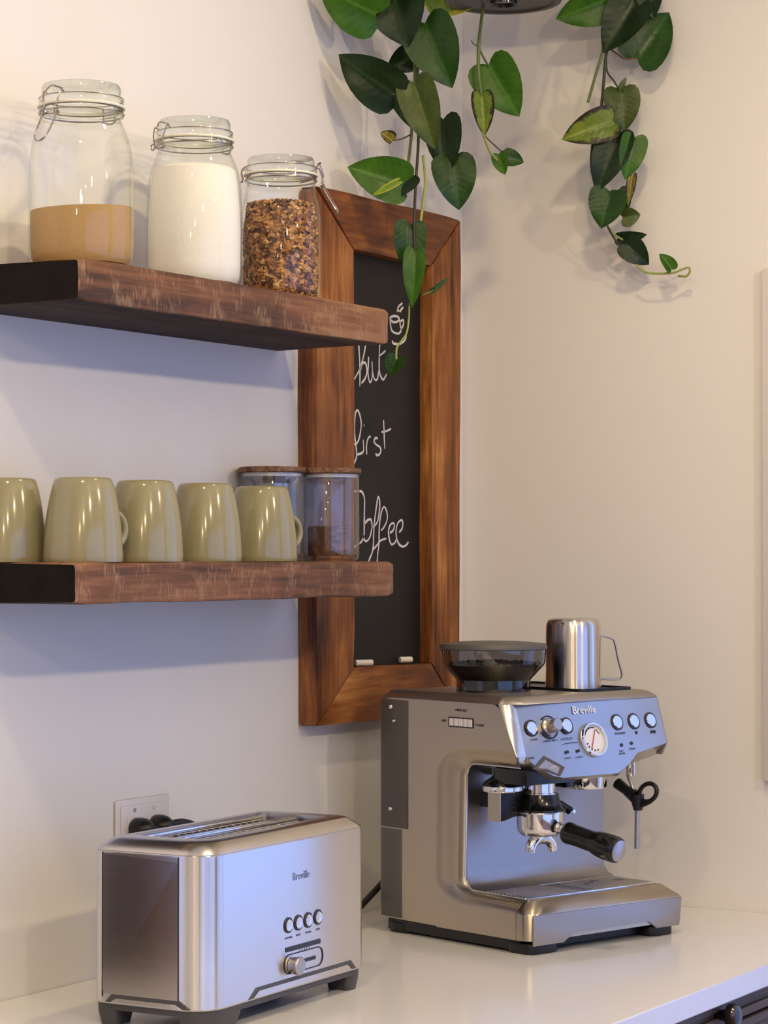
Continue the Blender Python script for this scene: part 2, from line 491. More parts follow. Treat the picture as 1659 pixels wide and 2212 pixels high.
M['lid_grey'] = plain('lid_grey_plastic', (0.085, 0.078, 0.074), 0.5)
M['deck'] = steel('deck_steel', col=(0.40, 0.36, 0.33), rough=0.40, aniso=0.2)
M['white'] = plain('white_plastic', (0.70, 0.66, 0.66), 0.4)
M['dial'] = plain('dial_face', (0.80, 0.76, 0.75), 0.4)
M['ink'] = plain('ink', (0.02, 0.022, 0.04), 0.5)
M['ink_red'] = plain('red_ink', (0.35, 0.03, 0.02), 0.5)
M['print'] = plain('light_print', (0.85, 0.87, 0.92), 0.4)
M['beans'] = plain('coffee_beans', (0.018, 0.010, 0.007), 0.35)
M['pot'] = plain('dark_pot_plastic', (0.040, 0.037, 0.036), 0.45, var=0.15, vscale=20)
M['acacia'] = wood('acacia_lid', [(0.3, (0.10, 0.045, 0.022)), (0.7, (0.30, 0.16, 0.085))], axis=0, grain=30, bump=0.15)
M['window_frame'] = plain('window_paint', (0.75, 0.75, 0.75), 0.5)
M['dark_metal'] = plain('knob_bronze', (0.10, 0.09, 0.09), 0.16, metal=0.9)
M['stem_dark'] = plain('dark_stem', (0.030, 0.030, 0.014), 0.5)
M['stem'] = plain('green_stem', (0.11, 0.15, 0.035), 0.45)
M['stem_lit'] = plain('pale_stem', (0.30, 0.36, 0.09), 0.45)  # light green of the stem itself
M['stem_brown'] = plain('brown_stem', (0.14, 0.075, 0.035), 0.5)
LM = {
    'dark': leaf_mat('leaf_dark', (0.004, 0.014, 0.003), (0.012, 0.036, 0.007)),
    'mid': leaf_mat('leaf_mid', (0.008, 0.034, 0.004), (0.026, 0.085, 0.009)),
    'lit': leaf_mat('leaf_bright', (0.022, 0.085, 0.005), (0.060, 0.165, 0.010)),  # brighter green of the leaf itself
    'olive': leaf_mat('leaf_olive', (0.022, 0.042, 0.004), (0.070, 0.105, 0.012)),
    'lime': leaf_mat('leaf_lime', (0.10, 0.20, 0.012), (0.22, 0.36, 0.025), edge=(0.50, 0.44, 0.03)),
    'sick': leaf_mat('leaf_yellowing', (0.07, 0.14, 0.012), (0.20, 0.26, 0.025), edge=(0.022, 0.013, 0.008)),
    'brown': leaf_mat('leaf_dry', (0.10, 0.055, 0.02), (0.30, 0.27, 0.04), edge=(0.03, 0.015, 0.01)),
}

def granola_mat():
    m, nt, b = new_mat('granola')
    N, L = nt.nodes, nt.links
    tc = N.new('ShaderNodeTexCoord')
    v = N.new('ShaderNodeTexVoronoi'); v.inputs['Scale'].default_value = 165
    L.new(tc.outputs['Object'], v.inputs['Vector'])
    cr = N.new('ShaderNodeValToRGB')
    st = [(0.0, (0.055, 0.018, 0.007)), (0.3, (0.19, 0.070, 0.022)), (0.62, (0.36, 0.155, 0.046)), (0.88, (0.55, 0.28, 0.085)), (1.0, (0.66, 0.44, 0.19))]
    els = cr.color_ramp.elements
    while len(els) < len(st): els.new(0.5)
    for e, (p, c) in zip(els, st): e.position = p; e.color = (*c, 1)
    sp = N.new('ShaderNodeSeparateXYZ'); L.new(v.outputs['Color'], sp.inputs[0])
    L.new(sp.outputs['X'], cr.inputs['Fac'])
    L.new(cr.outputs['Color'], b.inputs['Base Color'])
    b.inputs['Roughness'].default_value = 0.6
    return m
M['granola'] = granola_mat()

# ------------------------------------------------------------------ the room
XL, YF = -5.6, -4.4
def struct(name, bm, mat, smooth=0):
    o = link(name, bm, mat, smooth=smooth)
    o['kind'] = 'structure'
    return o
bm = bmesh.new()
box(bm, W2[1], 0.0, 0.0, 0.12, 0, ZC); box(bm, XL, W2[0], 0.0, 0.12, 0, ZC); box(bm, W2[0], W2[1], 0.0, 0.12, 0, W2[2]); box(bm, W2[0], W2[1], 0.0, 0.12, W2[3], ZC)
struct('wall_back', bm, M['wall'])
bm = bmesh.new()
y0, y1, z0, z1 = WIN
box(bm, -0.008, 0.12, y0, 0.12, 0, ZC); box(bm, -0.008, 0.12, YF, y1, 0, ZC); box(bm, -0.008, 0.12, y1, y0, 0, z0); box(bm, -0.008, 0.12, y1, y0, z1, ZC)
struct('wall_right', bm, M['wall'])
bm = bmesh.new(); box(bm, XL - 0.12, XL, YF, 0.12, 0, ZC); struct('wall_left', bm, M['far'])
bm = bmesh.new()
box(bm, XL, WF[0], YF - 0.12, YF, 0, ZC); box(bm, WF[1], 0.12, YF - 0.12, YF, 0, ZC); box(bm, WF[0], WF[1], YF - 0.12, YF, 0, WF[2]); box(bm, WF[0], WF[1], YF - 0.12, YF, WF[3], ZC)
struct('wall_front', bm, M['far'])
bm = bmesh.new(); box(bm, XL - 0.12, 0.12, YF - 0.12, 0.12, -0.06, 0); struct('floor', bm, M['floor'])
bm = bmesh.new(); box(bm, XL - 0.12, 0.12, YF - 0.12, 0.12, ZC, ZC + 0.08); struct('ceiling', bm, M['ceiling'])
def window(name, cx_, cy_, z0, w, hh, rz, n):
    """glazed window, n panes side by side; local x along the wall"""
    wd = empty(name, (cx_, cy_, z0), rz); wd['kind'] = 'structure'
    hw, f = w / 2, 0.055
    bm = bmesh.new()
    box(bm, -hw, hw, -0.03, 0.03, 0, f); box(bm, -hw, hw, -0.03, 0.03, hh - f, hh)
    xs_ = [-hw + (w - f) * k / n for k in range(n + 1)]
    for x in xs_: box(bm, x, x + f, -0.03, 0.03, f, hh - f)
    link('window_frame', bm, M['window_frame'], wd, 0)
    for k in range(n):
        bm = bmesh.new(); box(bm, xs_[k] + f, xs_[k + 1], -0.003, 0.003, f, hh - f); link('pane', bm, M['pane'], wd, 0)
window('window_1', 0.06, (y0 + y1) / 2, z0, y0 - y1, z1 - z0, R(90), 4)
window('window_2', (W2[0] + W2[1]) / 2, 0.06, W2[2], W2[1] - W2[0], W2[3] - W2[2], 0, 1)
window('window_3', (WF[0] + WF[1]) / 2, YF - 0.06, WF[2], WF[1] - WF[0], WF[3] - WF[2], 0, 5)

# pendant lamps (shades round the lamps that light the place)
for i, (x, y, k) in enumerate(LAMPS):
    t = empty('pendant_lamp', (x, y, ZC))
    tag(t, 'small white pendant lamp, %s from the right in the row above the kitchen' % ('first', 'second', 'third', 'fourth')[i], 'lamp', 'row of pendant lamps')
    dz = LAMP_Z - ZC
    bm = bmesh.new(); lathe(bm, [(0.020, dz + 0.036), (0.024, dz + 0.038), (0.022, dz + 0.075), (0.0, dz + 0.080), (0.0, dz + 0.037)], 24, closed=False); link('lamp_holder', bm, M['white'], t)
    bm = bmesh.new(); tube(bm, [(0, 0, dz + 0.076), (0, 0, -0.02)], 0.004, 8, smooth=False); link('cord', bm, M['white'], t)
    bm = bmesh.new(); lathe(bm, [(0, -0.024), (0.05, -0.022), (0.052, 0.0), (0, 0)], 24); link('ceiling_rose', bm, M['white'], t)

for i, (x, y, k) in enumerate(SPOTS):
    t = empty('ceiling_downlight', (x, y, ZC))
    tag(t, ('round recessed ceiling downlight left of the shelves', 'round recessed ceiling downlight above the chalkboard corner')[i], 'lamp', 'recessed downlights')
    bm = bmesh.new(); lathe(bm, [(0.050, -0.016), (0.064, -0.016), (0.068, 0.0), (0.050, 0.0)], 24, closed=True); link('trim_ring', bm, M['white'], t)

# white access panel at the edge of the right wall
bm = bmesh.new(); box(bm, -0.024, -0.0085, -0.82, -0.557, 1.112, 1.935, 0.004)
tag(link('wall_panel', bm, M['white']), 'flat white panel fixed to the right wall, at the right edge', 'panel')

# ------------------------------------------------------------------ worktop and cabinets
CT = 0.9
bm = bmesh.new(); box(bm, -2.9, -0.009, -0.74, -0.001, CT - 0.032, CT, 0.002)
tag(link('worktop', bm, M['quartz'], smooth=20), 'white quartz worktop along the back wall under the appliances', 'worktop')

KN = at(1591, 2196, 1, -0.742)
def cabinet(x0, x1, label):
    t = empty('base_cabinet', ((x0 + x1) / 2, -0.36, 0))
    tag(t, label, 'cabinet')
    w = (x1 - x0) / 2
    top = CT - 0.034
    bm = bmesh.new(); box(bm, -w + 0.001, w - 0.001, -0.335, 0.35, 0.10, top); box(bm, -w + 0.001, w - 0.001, -0.27, 0.35, 0.0, 0.10)
    link('cabinet_body', bm, M['cabinet'], t, 0)
    def front(name, z0, z1, kz, kx):
        bm = bmesh.new()
        box(bm, -w + 0.004, w - 0.004, -0.352, -0.336, z0, z1)
        for (a, b_, c, d) in ((-w + 0.004, w - 0.004, z0, z0 + 0.012), (-w + 0.004, w - 0.004, z1 - 0.012, z1), (-w + 0.004, -w + 0.04, z0 + 0.012, z1 - 0.012), (w - 0.04, w - 0.004, z0 + 0.012, z1 - 0.012)):
            box(bm, a, b_, -0.358, -0.352, c, d, 0.0015)
        f = link(name, bm, M['cabinet'], t, 0)
        bm = bmesh.new()
        rt = Matrix.Rotation(R(90), 3, 'X')
        lathe(bm, [(0, -0.004), (0.008, -0.004), (0.007, 0.006), (0.009, 0.012), (0.0165, 0.017), (0.0175, 0.023), (0.015, 0.030), (0.008, 0.034), (0, 0.035)], 28, (kx, -0.354, kz), rt)
        link('knob', bm, M['dark_metal'], f)
    front('drawer', 2 * KN.z - top + 0.004, top - 0.004, KN.z, 0)
    front('door', 0.105, 2 * KN.z - top - 0.001, KN.z - 0.12, w - 0.06)
XK = KN.x
cabinet(XK - 0.26, XK + 0.26, 'dark brown base cabinet with a round knob under the worktop, right corner')
cabinet(XK - 0.80, XK - 0.262, 'dark brown base cabinet under the worktop in front of the toaster')

cabinet(XK + 0.262, -0.012, 'narrow dark brown base cabinet under the worktop, against the right wall')
cabinet(XK - 1.34, XK - 0.802, 'dark brown base cabinet under the worktop at the far left')

# unseen dark box added at the left to be mirrored in the toaster's end
t = empty('storage_box', (-1.62, -0.065, CT))
tag(t, 'dark walnut storage box standing on the worktop left of the toaster', 'box')
bm = bmesh.new(); box(bm, -0.06, 0.06, -0.045, 0.045, 0.001, 0.235, 0.003); link('box_body', bm, M['walnut'], t, 0)
bm = bmesh.new(); box(bm, -0.062, 0.062, -0.047, 0.047, 0.236, 0.262, 0.003); link('lid', bm, M['walnut'], t, 0)

# ------------------------------------------------------------------ shelves
def board_mesh(x0, x1, yf, z0, z1, seed):
    """a thick plank with softly worn, slightly wavy edges"""
    bm = bmesh.new()
    nx = 46
    prof = [(-0.001, z0), (yf + 0.004, z0), (yf + 0.0008, z0 + 0.0012), (yf, z0 + 0.004), (yf, (z0 + z1) / 2), (yf, z1 - 0.004), (yf + 0.0008, z1 - 0.0012), (yf + 0.004, z1), (-0.001, z1)]
    rings = []
    for i in range(nx + 1):
        x = x0 + (x1 - x0) * i / nx
        rg = []
        for (y, z) in prof:
            w = noise.noise(Vector((x * 9 + seed, z * 30, y * 7))) * 0.0022 + noise.noise(Vector((x * 40 + seed, z * 60, y * 20))) * 0.0007
            inward = 0.004 if i in (0, nx) and (y, z) in prof[1:8] else 0
            yy = y if y > -0.01 else y + w + inward
            zz = z + (w * 0.6 if y < -0.01 else 0) + (inward * (1 if z < (z0 + z1) / 2 else -1) * 0.7 if z != prof[4][1] else 0)
            rg.append(bm.verts.new((x, yy, zz)))
        rings.append(rg)
    n = len(prof)
    for a, b_ in zip(rings, rings[1:]):
        for j in range(n):
            k = (j + 1) % n
            f = bm.faces.new((a[j], a[k], b_[k], b_[j]))
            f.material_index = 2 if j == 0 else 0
    f = bm.faces.new(rings[0]); f.material_index = 1
    f = bm.faces.new(rings[-1][::-1]); f.material_index = 0
    return bm
SU, SL = 1.838, 1.465
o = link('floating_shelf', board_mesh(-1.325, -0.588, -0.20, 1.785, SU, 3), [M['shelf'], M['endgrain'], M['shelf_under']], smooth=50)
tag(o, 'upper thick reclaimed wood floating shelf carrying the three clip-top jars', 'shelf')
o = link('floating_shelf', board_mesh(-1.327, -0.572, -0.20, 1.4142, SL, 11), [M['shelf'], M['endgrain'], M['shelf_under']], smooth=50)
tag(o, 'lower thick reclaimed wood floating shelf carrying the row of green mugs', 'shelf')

# ------------------------------------------------------------------ clip-top jars
def jar(px, y, hgt, rad, neck, label, clasp, fill, scale_h=1.0, swing=True):
    p = at(px, 1106, 1, y)
    p.z = SU + 0.0005
    t = empty('clip_top_jar', p)
    tag(t, label, 'jar')
    h = hgt
    sh = h * 0.60          # where the shoulder begins
    nk = h * 0.80          # base of the neck
    top = h * 0.875
    prof = [(0, 0.004), (rad * 0.70, 0.003), (rad * 0.80, 0.0), (rad * 0.90, 0.003), (rad * 0.975, 0.012), (rad, 0.030), (rad, sh * 0.8), (rad * 0.985, sh), (rad * 0.93, sh + (nk - sh) * 0.45), (rad * 0.86, sh + (nk - sh) * 0.75), (neck * 1.02, nk)]
    bm = bmesh.new(); lathe(bm, prof, 56); g = link('glass_body', bm, M['glass'], t, 60)
    bm = bmesh.new()
    lathe(bm, [(neck * 1.02, nk), (neck * 1.0, nk + 0.004), (neck * 1.04, nk + 0.007), (neck * 1.0, nk + 0.011), (neck * 1.0, top - 0.007), (neck * 1.06, top - 0.005), (neck * 1.06, top), (neck * 0.9, top)], 56)
    lathe(bm, [(neck * 0.93, top - 0.002), (neck * 0.93, nk + 0.012), (neck * 0.60, nk + 0.009)], 56)
    link('glass_neck', bm, M['glass_rim'], t, 40)
    bm = bmesh.new(); lathe(bm, [(neck * 0.92, top), (neck * 1.085, top), (neck * 1.10, top + 0.0015), (neck * 1.085, top + 0.003), (neck * 0.92, top + 0.003)], 56, closed=True); link('rubber_gasket', bm, M['gasket'], t)
    lid = top + 0.003
    bm = bmesh.new()
    lathe(bm, [(neck * 0.86, lid), (neck * 1.06, lid), (neck * 1.07, lid + 0.006), (neck * 1.03, lid + 0.009), (neck * 0.99, lid + 0.010), (neck * 1.00, h - 0.005), (neck * 0.96, h), (neck * 0.80, h), (neck * 0.70, h - 0.003), (0, h - 0.003)], 56)
    link('glass_lid', bm, M['glass_rim'], t, 40)
    # wire bail
    bm = bmesh.new()
    wr = 0.0011
    zb = nk + (top - nk) * 0.62
    R1 = neck * 1.055
    ring = [(R1 * math.cos(a), R1 * math.sin(a), zb) for a in [2 * PI * i / 40 for i in range(40)]]
    tube(bm, ring, wr, 6, smooth=False, closed=True)
    R2 = neck * 1.05
    ring = [(R2 * math.cos(a), R2 * math.sin(a), lid + 0.0095) for a in [2 * PI * i / 40 for i in range(40)]]
    tube(bm, ring, wr * 0.7, 6, smooth=False, closed=True)
    link('wire_band', bm, M['wire'], t)
    # clasp in local polar coordinates: angle a, radius, height
    ca = R(clasp)
    def P(u, v, w):
        """u outward, v sideways, w height"""
        return (math.cos(ca) * u - math.sin(ca) * v, math.sin(ca) * u + math.cos(ca) * v, w)
    bm = bmesh.new()
    for s in (-1, 1):
        tube(bm, [P(R2 * 0.97, s * 0.013, lid + 0.010), P(R1 + 0.004, s * 0.014, lid + 0.012), P(R1 + 0.008, s * 0.012, lid + 0.002), P(R1 + 0.009, s * 0.010, zb + 0.003), P(R1 + 0.006, s * 0.011, zb - 0.006)], wr, 6)
    tube(bm, [P(R1 + 0.006, -0.012, zb - 0.006), P(R1 + 0.007, 0, zb - 0.008), P(R1 + 0.006, 0.012, zb - 0.006)], wr, 6)
    tube(bm, [P(R1 + 0.001, -0.013, lid + 0.014), P(R1 + 0.006, 0, lid + 0.018), P(R1 + 0.001, 0.013, lid + 0.014)], wr, 6)
    ring = [P(R1 + 0.010 + 0.0 * a, 0.004 * math.cos(a) + 0.011, zb - 0.006 + 0.004 * math.sin(a)) for a in [2 * PI * i / 12 for i in range(12)]]
    tube(bm, ring, wr, 6, smooth=False, closed=True)
    ring = [P(R1 + 0.010, 0.004 * math.cos(a) - 0.011, zb - 0.006 + 0.004 * math.sin(a)) for a in [2 * PI * i / 12 for i in range(12)]]
    tube(bm, ring, wr, 6, smooth=False, closed=True)
    if swing:
        tube(bm, [P(R1 + 0.008, -0.011, zb - 0.004), P(R1 + 0.018, -0.011, zb - 0.022), P(R1 + 0.029, -0.009, zb - 0.040), P(R1 + 0.032, 0, zb - 0.046), P(R1 + 0.029, 0.009, zb - 0.040), P(R1 + 0.018, 0.011, zb - 0.022), P(R1 + 0.008, 0.011, zb - 0.004)], wr * 1.1, 6)
    link('clasp', bm, M['wire'], t)
    # hinge on the far side
    bm = bmesh.new()
    ca = ca + PI
    for s in (-1, 1):
        tube(bm, [P(R2 * 0.98, s * 0.010, lid + 0.010), P(R1 + 0.005, s * 0.010, lid + 0.004), P(R1 + 0.003, s * 0.009, zb)], wr, 6)
    tube(bm, [P(R1 + 0.003, -0.012, zb), P(R1 + 0.006, 0, zb - 0.003), P(R1 + 0.003, 0.012, zb)], wr, 6)
    link('hinge', bm, M['wire'], t)
    # contents
    kind, lev = fill
    ri = lambda z: max(0.0, (rad if z < sh * 0.8 else rad * (1 - 0.14 * max(0, (z - sh * 0.8)) / (nk - sh * 0.8))) - 0.0022)
    base = [(0, 0.0055), (rad * 0.78, 0.0050), (rad * 0.88, 0.0075), (rad * 0.945, 0.015), (rad - 0.0025, 0.031)]
    return t, p, lev * h, base, ri

t, p, lev, base, ri = jar(174, -0.105, 0.2375, 0.0672, 0.0515, 'tallest clip-top glass jar, left on the upper shelf, a third full of brown sugar', 180, ('sugar', 0.34))
bm = bmesh.new()
n = 56
prof = base + [(ri(z), z) for z in (lev * 0.6, lev - 0.004)]
lathe(bm, prof, n, (p.x, p.y, p.z))
top = [v for v in bm.verts if abs(v.co.z - p.z - (lev - 0.004)) < 1e-5]
# sloping top surface
cv = bm.verts.new((p.x, p.y, p.z + lev + 0.001))
top.sort(key=lambda v: math.atan2(v.co.y - p.y, v.co.x - p.x))
for v in top: v.co.z += 0.004 * math.cos(math.atan2(v.co.y - p.y, v.co.x - p.x) - R(-20)) + 0.002
for i in range(len(top)): bm.faces.new((top[i], top[(i + 1) % len(top)], cv))
tag(link('brown_sugar', bm, M['sugar']), 'light brown sugar filling the bottom third of the tallest jar', 'sugar', kind='stuff')

t, p, lev, base, ri = jar(419, -0.105, 0.2310, 0.0655, 0.0500, 'clip-top glass jar of white flour, middle of the three on the upper shelf', 163, ('flour', 0.72), swing=False)
bm = bmesh.new()
prof = base + [(ri(z), z) for z in (lev * 0.5, lev * 0.8, lev * 0.9, lev - 0.004)] + [(ri(lev) * 0.9, lev), (ri(lev) * 0.5, lev + 0.002), (0, lev + 0.002)]
lathe(bm, prof, 56, (p.x, p.y, p.z))
tag(link('white_flour', bm, M['flour']), 'white flour filling the middle jar up to its shoulder', 'flour', kind='stuff')

t, p, lev, base, ri = jar(606, -0.108, 0.2090, 0.0585, 0.0490, 'shorter clip-top glass jar of granola, right on the upper shelf', -54, ('granola', 0.70))
random.seed(4)
bm = bmesh.new()
core = [(max(0, r - 0.004), z + 0.001) for r, z in base] + [(ri(z) - 0.004, z) for z in (lev * 0.5, lev * 0.8, lev - 0.012)] + [(0, lev - 0.006)]
lathe(bm, core, 40, (p.x, p.y, p.z))
proto = bmesh.new(); bmesh.ops.create_icosphere(proto, subdivisions=1, radius=1)
PV = [v.co.copy() for v in proto.verts]; PF = [[v.index for v in f.verts] for f in proto.faces]
proto.free()
def chunk(c, s):
    rot = Matrix.Rotation(random.uniform(0, 6.28), 3, Vector((random.uniform(-1, 1), random.uniform(-1, 1), random.uniform(-1, 1))).normalized())
    sc = Vector((s * random.uniform(0.7, 1.5), s * random.uniform(0.7, 1.2), s * random.uniform(0.45, 0.9)))
    vs = [bm.verts.new(c + rot @ Vector((v.x * sc.x, v.y * sc.y, v.z * sc.z))) for v in PV]
    for f in PF: bm.faces.new([vs[i] for i in f])
def brad(z):
    if z < 0.031:
        pts = base
        for (r0, z0_), (r1, z1_) in zip(pts, pts[1:]):
            if z0_ <= z <= z1_ and z1_ > z0_: return r0 + (r1 - r0) * (z - z0_) / (z1_ - z0_)
        return rad_j * 0.8
    return ri(z)
rad_j = 0.0585
for i in range(2600):
    z = random.uniform(0.009, lev - 0.004)
    s = random.choice((0.0020, 0.0024, 0.0029, 0.0036))
    a = random.uniform(0, 2 * PI)
    rr = brad(z) - s * 1.45
    chunk(Vector((p.x + rr * math.cos(a), p.y + rr * math.sin(a), p.z + z)), s)
for i in range(900):
    s = random.choice((0.0022, 0.0028, 0.0036))
    a = random.uniform(0, 2 * PI); q = math.sqrt(random.random())
    rr = (ri(lev) - s * 1.6) * q
    chunk(Vector((p.x + rr * math.cos(a), p.y + rr * math.sin(a), p.z + lev - 0.004 + random.uniform(-0.002, 0.004) - q * 0.003)), s)
tag(link('granola', bm, M['granola'], smooth=0), 'toasted brown granola filling the right jar', 'granola', kind='stuff')

# ------------------------------------------------------------------ upside-down mugs
def make_mug(h=0.1060):
    t = empty('mug')
    ro, rt = 0.0502, 0.0360
    def rr(z): return ro - (ro - rt) * (0.22 * (z / h) + 0.78 * (z / h) ** 2.4)
    out = [(rr(h * k / 12), h * k / 12 if k else 0.0) for k in range(12)]
    out = [(ro - 0.0006, 0.0)] + [(rr(0.0015), 0.0015)] + out[1:] + [(rt + 0.0006, h - 0.004), (rt - 0.0010, h - 0.0015), (rt - 0.004, h - 0.0004), (rt - 0.008, h), (rt - 0.011, h - 0.002), (0, h - 0.003)]
    ins = [(0, h - 0.008), (rt - 0.010, h - 0.008)] + [(rr(h * k / 12) - 0.004, h * k / 12) for k in range(10, 0, -1)] + [(ro - 0.0040, 0.0)]
    bm = bmesh.new()
    lathe(bm, out + ins, 56, closed=False)
    # close the rim
    bmesh.ops.remove_doubles(bm, verts=bm.verts, dist=1e-6)
    n = 56
    e0 = [v for v in bm.verts if abs(v.co.z) < 1e-6]
    oo = sorted([v for v in e0 if v.co.xy.length > ro - 0.002], key=lambda v: math.atan2(v.co.y, v.co.x))
    ii = sorted([v for v in e0 if v.co.xy.length <= ro - 0.002], key=lambda v: math.atan2(v.co.y, v.co.x))
    for i in range(n):
        j = (i + 1) % n
        bm.faces.new((oo[i], oo[j], ii[j], ii[i]))
    link('mug_body', bm, M['mug'], t, 50)
    bm = bmesh.new()
    pts = []
    for k in range(9):
        a = R(-80 + 160 * k / 8)
        pts.append((0.0445 + 0.0235 * math.cos(a), 0, 0.041 + 0.023 * math.sin(a)))
    tube(bm, pts, 0.0046, 10, k=4, flat=None)
    for v in bm.verts: v.co.y *= 1.25
    link('handle', bm, M['mug'], t, 60)
    return t
mugs = [(-1.283, -0.0525, 170, 'sage green mug upside down, cut off by the left edge of the photo'),
        (-1.252, -0.1490, -12, 'sage green mug upside down with its handle showing, second from the left'),
        (-1.119, -0.146, 105, 'sage green mug upside down in the middle of the row of five'),
        (-0.9735, -0.139, 100, 'sage green mug upside down, fourth from the left in the row'),
        (-0.816, -0.126, -18, 'sage green mug upside down beside the glass canisters, right end of the row')]
proto_mug = make_mug()
for i, (x, y, a, lab) in enumerate(mugs):
    o = proto_mug if i == 0 else copy_tree(proto_mug)
    o.location = (x, y, SL + 0.0006)
    o.rotation_euler = (0, 0, R(a))
    tag(o, lab, 'mug', 'upside-down mugs on the lower shelf')

# ------------------------------------------------------------------ glass canisters with wooden lids
def canister(px, y, h, r, ri_, zi, label):
    q = at(px, 1200, 1, y)
    t = empty('glass_canister', (q.x, y, SL + 0.0006))
    tag(t, label, 'canister', 'glass canisters with wooden lids')
    bm = bmesh.new()
    lathe(bm, [(0, 0.004), (r * 0.80, 0.003), (r * 0.9, 0.0), (r * 0.975, 0.003), (r, 0.010), (r, h - 0.010), (r * 0.985, h - 0.007)], 56)
    lathe(bm, [(0, 0.007), (r * 0.82, 0.007), (r * 0.93, 0.010), (r * 0.955, 0.016), (r * 0.955, h - 0.008)], 56)
    link('glass_body', bm, M['glass_blue'], t, 60)
    bm = bmesh.new(); lathe(bm, [(0, h - 0.0085), (r + 0.001, h - 0.0085), (r + 0.0026, h - 0.007), (r + 0.0026, h - 0.001), (r + 0.0016, h), (0, h)], 56); link('wooden_lid', bm, M['acacia'], t)
    bm = bmesh.new(); lathe(bm, [(r * 0.93, h - 0.0086), (r * 0.93, h - 0.014), (r * 0.88, h - 0.014), (r * 0.88, h - 0.0086)], 48, closed=True); link('lid_seal', bm, M['white'], t)
    bm = bmesh.new()
    lathe(bm, [(ri_ * 1.25, h - 0.0088), (ri_ * 1.2, h - 0.018), (ri_, h - 0.024), (ri_, zi + 0.003), (ri_ * 0.95, zi), (0, zi)], 48)
    link('inner_cup', bm, M['chrome_dark'] if px < 600 else M['glass_blue'], t, 40)
    bm = bmesh.new()
    if px > 600: lathe(bm, [(0, 0.0078), (r * 0.62, 0.0078), (r * 0.66, 0.012), (r * 0.66, zi - 0.003), (r * 0.62, zi - 0.001), (0, zi - 0.001)], 48); link('ground_filling', bm, M['acacia'], t, 40)
    else:
        lathe(bm, [(0, 0.0078), (r * 0.8, 0.0078), (r * 0.8, 0.02), (0, 0.022)], 40); link('ground_filling', bm, M['acacia'], t, 40)
canister(709, -0.090, 0.1385, 0.0470, 0.0290, 0.053, 'clear glass canister with wooden lid at the right end of the lower shelf')
canister(588, -0.050, 0.1385, 0.0470, 0.0290, 0.080, 'glass canister with wooden lid half hidden behind the last mug')

# ------------------------------------------------------------------ chalkboard
t = empty('chalkboard', (-0.30, -0.002, 1.62))
tag(t, 'tall chalkboard in a rustic brown wood frame, hung on the back wall beside the corner', 'chalkboard')
OX, OZ = -0.30, 1.62
oL, oR, oT, oB = -0.530, -0.076, 2.042, 1.213
iL, iR, iT, iB = -0.420, -0.176, 1.954, 1.2965
def piece(name, quad, mat):
    bm = bmesh.new()
    pts = []
    n = 10
    for i in range(4):
        a, b_ = Vector(quad[i]), Vector(quad[(i + 1) % 4])
        long_ = (b_ - a).length > 0.2
        for k in range(n if long_ else 1):
            q = a.lerp(b_, k / (n if long_ else 1))
            if k:
                d = (b_ - a).normalized()
                w = noise.noise(Vector((q.x * 7 + 3, q.y * 7, 1.3))) * 0.003
                q = q + Vector((-d.y, d.x)) * w
            pts.append((q.x - OX, q.y - OZ))
    prism(bm, pts, -0.033, 0.0, axis=1, bev=0.003, seg=2)
    link(name, bm, mat, t, 40)
g = 0.0007
piece('stile', [(oL, oB), (iL - g, iB - g), (iL - g, iT + g), (oL, oT - 0.004)], M['frame_z'])
piece('stile', [(oR - 0.006, oB), (oR, oT), (iR + g, iT + g), (iR + g, iB - g)], M['frame_z'])
piece('rail', [(oL + 0.004, oT), (iL + g, iT + 2 * g), (iR - g, iT + 2 * g), (oR - 0.002, oT + 0.001)], M['frame_x'])
piece('rail', [(oL + 0.004, oB - 0.001), (oR - 0.008, oB - 0.001), (iR - g, iB - 2 * g), (iL + g, iB - 2 * g)], M['frame_x'])
bm = bmesh.new(); box(bm, iL - 0.02 - OX, iR + 0.02 - OX, -0.010, -0.002, iB - 0.02 - OZ, iT + 0.02 - OZ)
sl = link('writing_surface', bm, M['slate'], t, 0)
YB = -0.0124          # face of the writing surface in the place
def stroke(bm, pts, w=0.0021):
    P = [at(a, b_, 1, YB) for a, b_ in pts]
    P = [Vector((q.x - OX, q.y + 0.002, q.z - OZ)) for q in P]
    Q = smooth_path(P, 5)
    prev = None
    L_, R_ = [], []
    for i, q in enumerate(Q):
        d = Q[min(i + 1, len(Q) - 1)] - Q[max(i - 1, 0)]
        d.y = 0
        if d.length < 1e-8: d = Vector((0, 0, 1))
        d.normalize()
        nrm = Vector((-d.z, 0, d.x))
        ww = w * (0.85 + 0.3 * noise.noise(q * 60)) * (0.55 if i in (0, len(Q) - 1) else 1)
        L_.append(bm.verts.new(q + nrm * ww)); R_.append(bm.verts.new(q - nrm * ww))
    for i in range(len(Q) - 1):
        bm.faces.new((L_[i], L_[i + 1], R_[i + 1], R_[i]))
def S(x0, y0, k, pts): return [(x0 + a / k, y0 + b_ / k) for a, b_ in pts]
k1 = 10.056
bm = bmesh.new()
for s_ in ([(350, 1020), (360, 1200), (372, 1400), (378, 1700), (375, 1960)],
          [(500, 1060), (470, 1230), (430, 1400), (370, 1590), (300, 1720), (255, 1810)],
          [(385, 1620), (410, 1500), (450, 1440), (500, 1460), (525, 1560), (525, 1680), (480, 1800), (410, 1890)],
          [(565, 1310), (560, 1500), (550, 1650), (570, 1800), (600, 1870), (640, 1780), (645, 1600), (640, 1410)],
          [(645, 1560), (665, 1720), (710, 1820), (760, 1780), (790, 1600)],
          [(810, 1020), (800, 1200), (795, 1500), (810, 1680), (880, 1810), (960, 1690)],
          [(800, 1290), (870, 1240), (935, 1180)]):
    stroke(bm, S(740, 640, k1, s_))
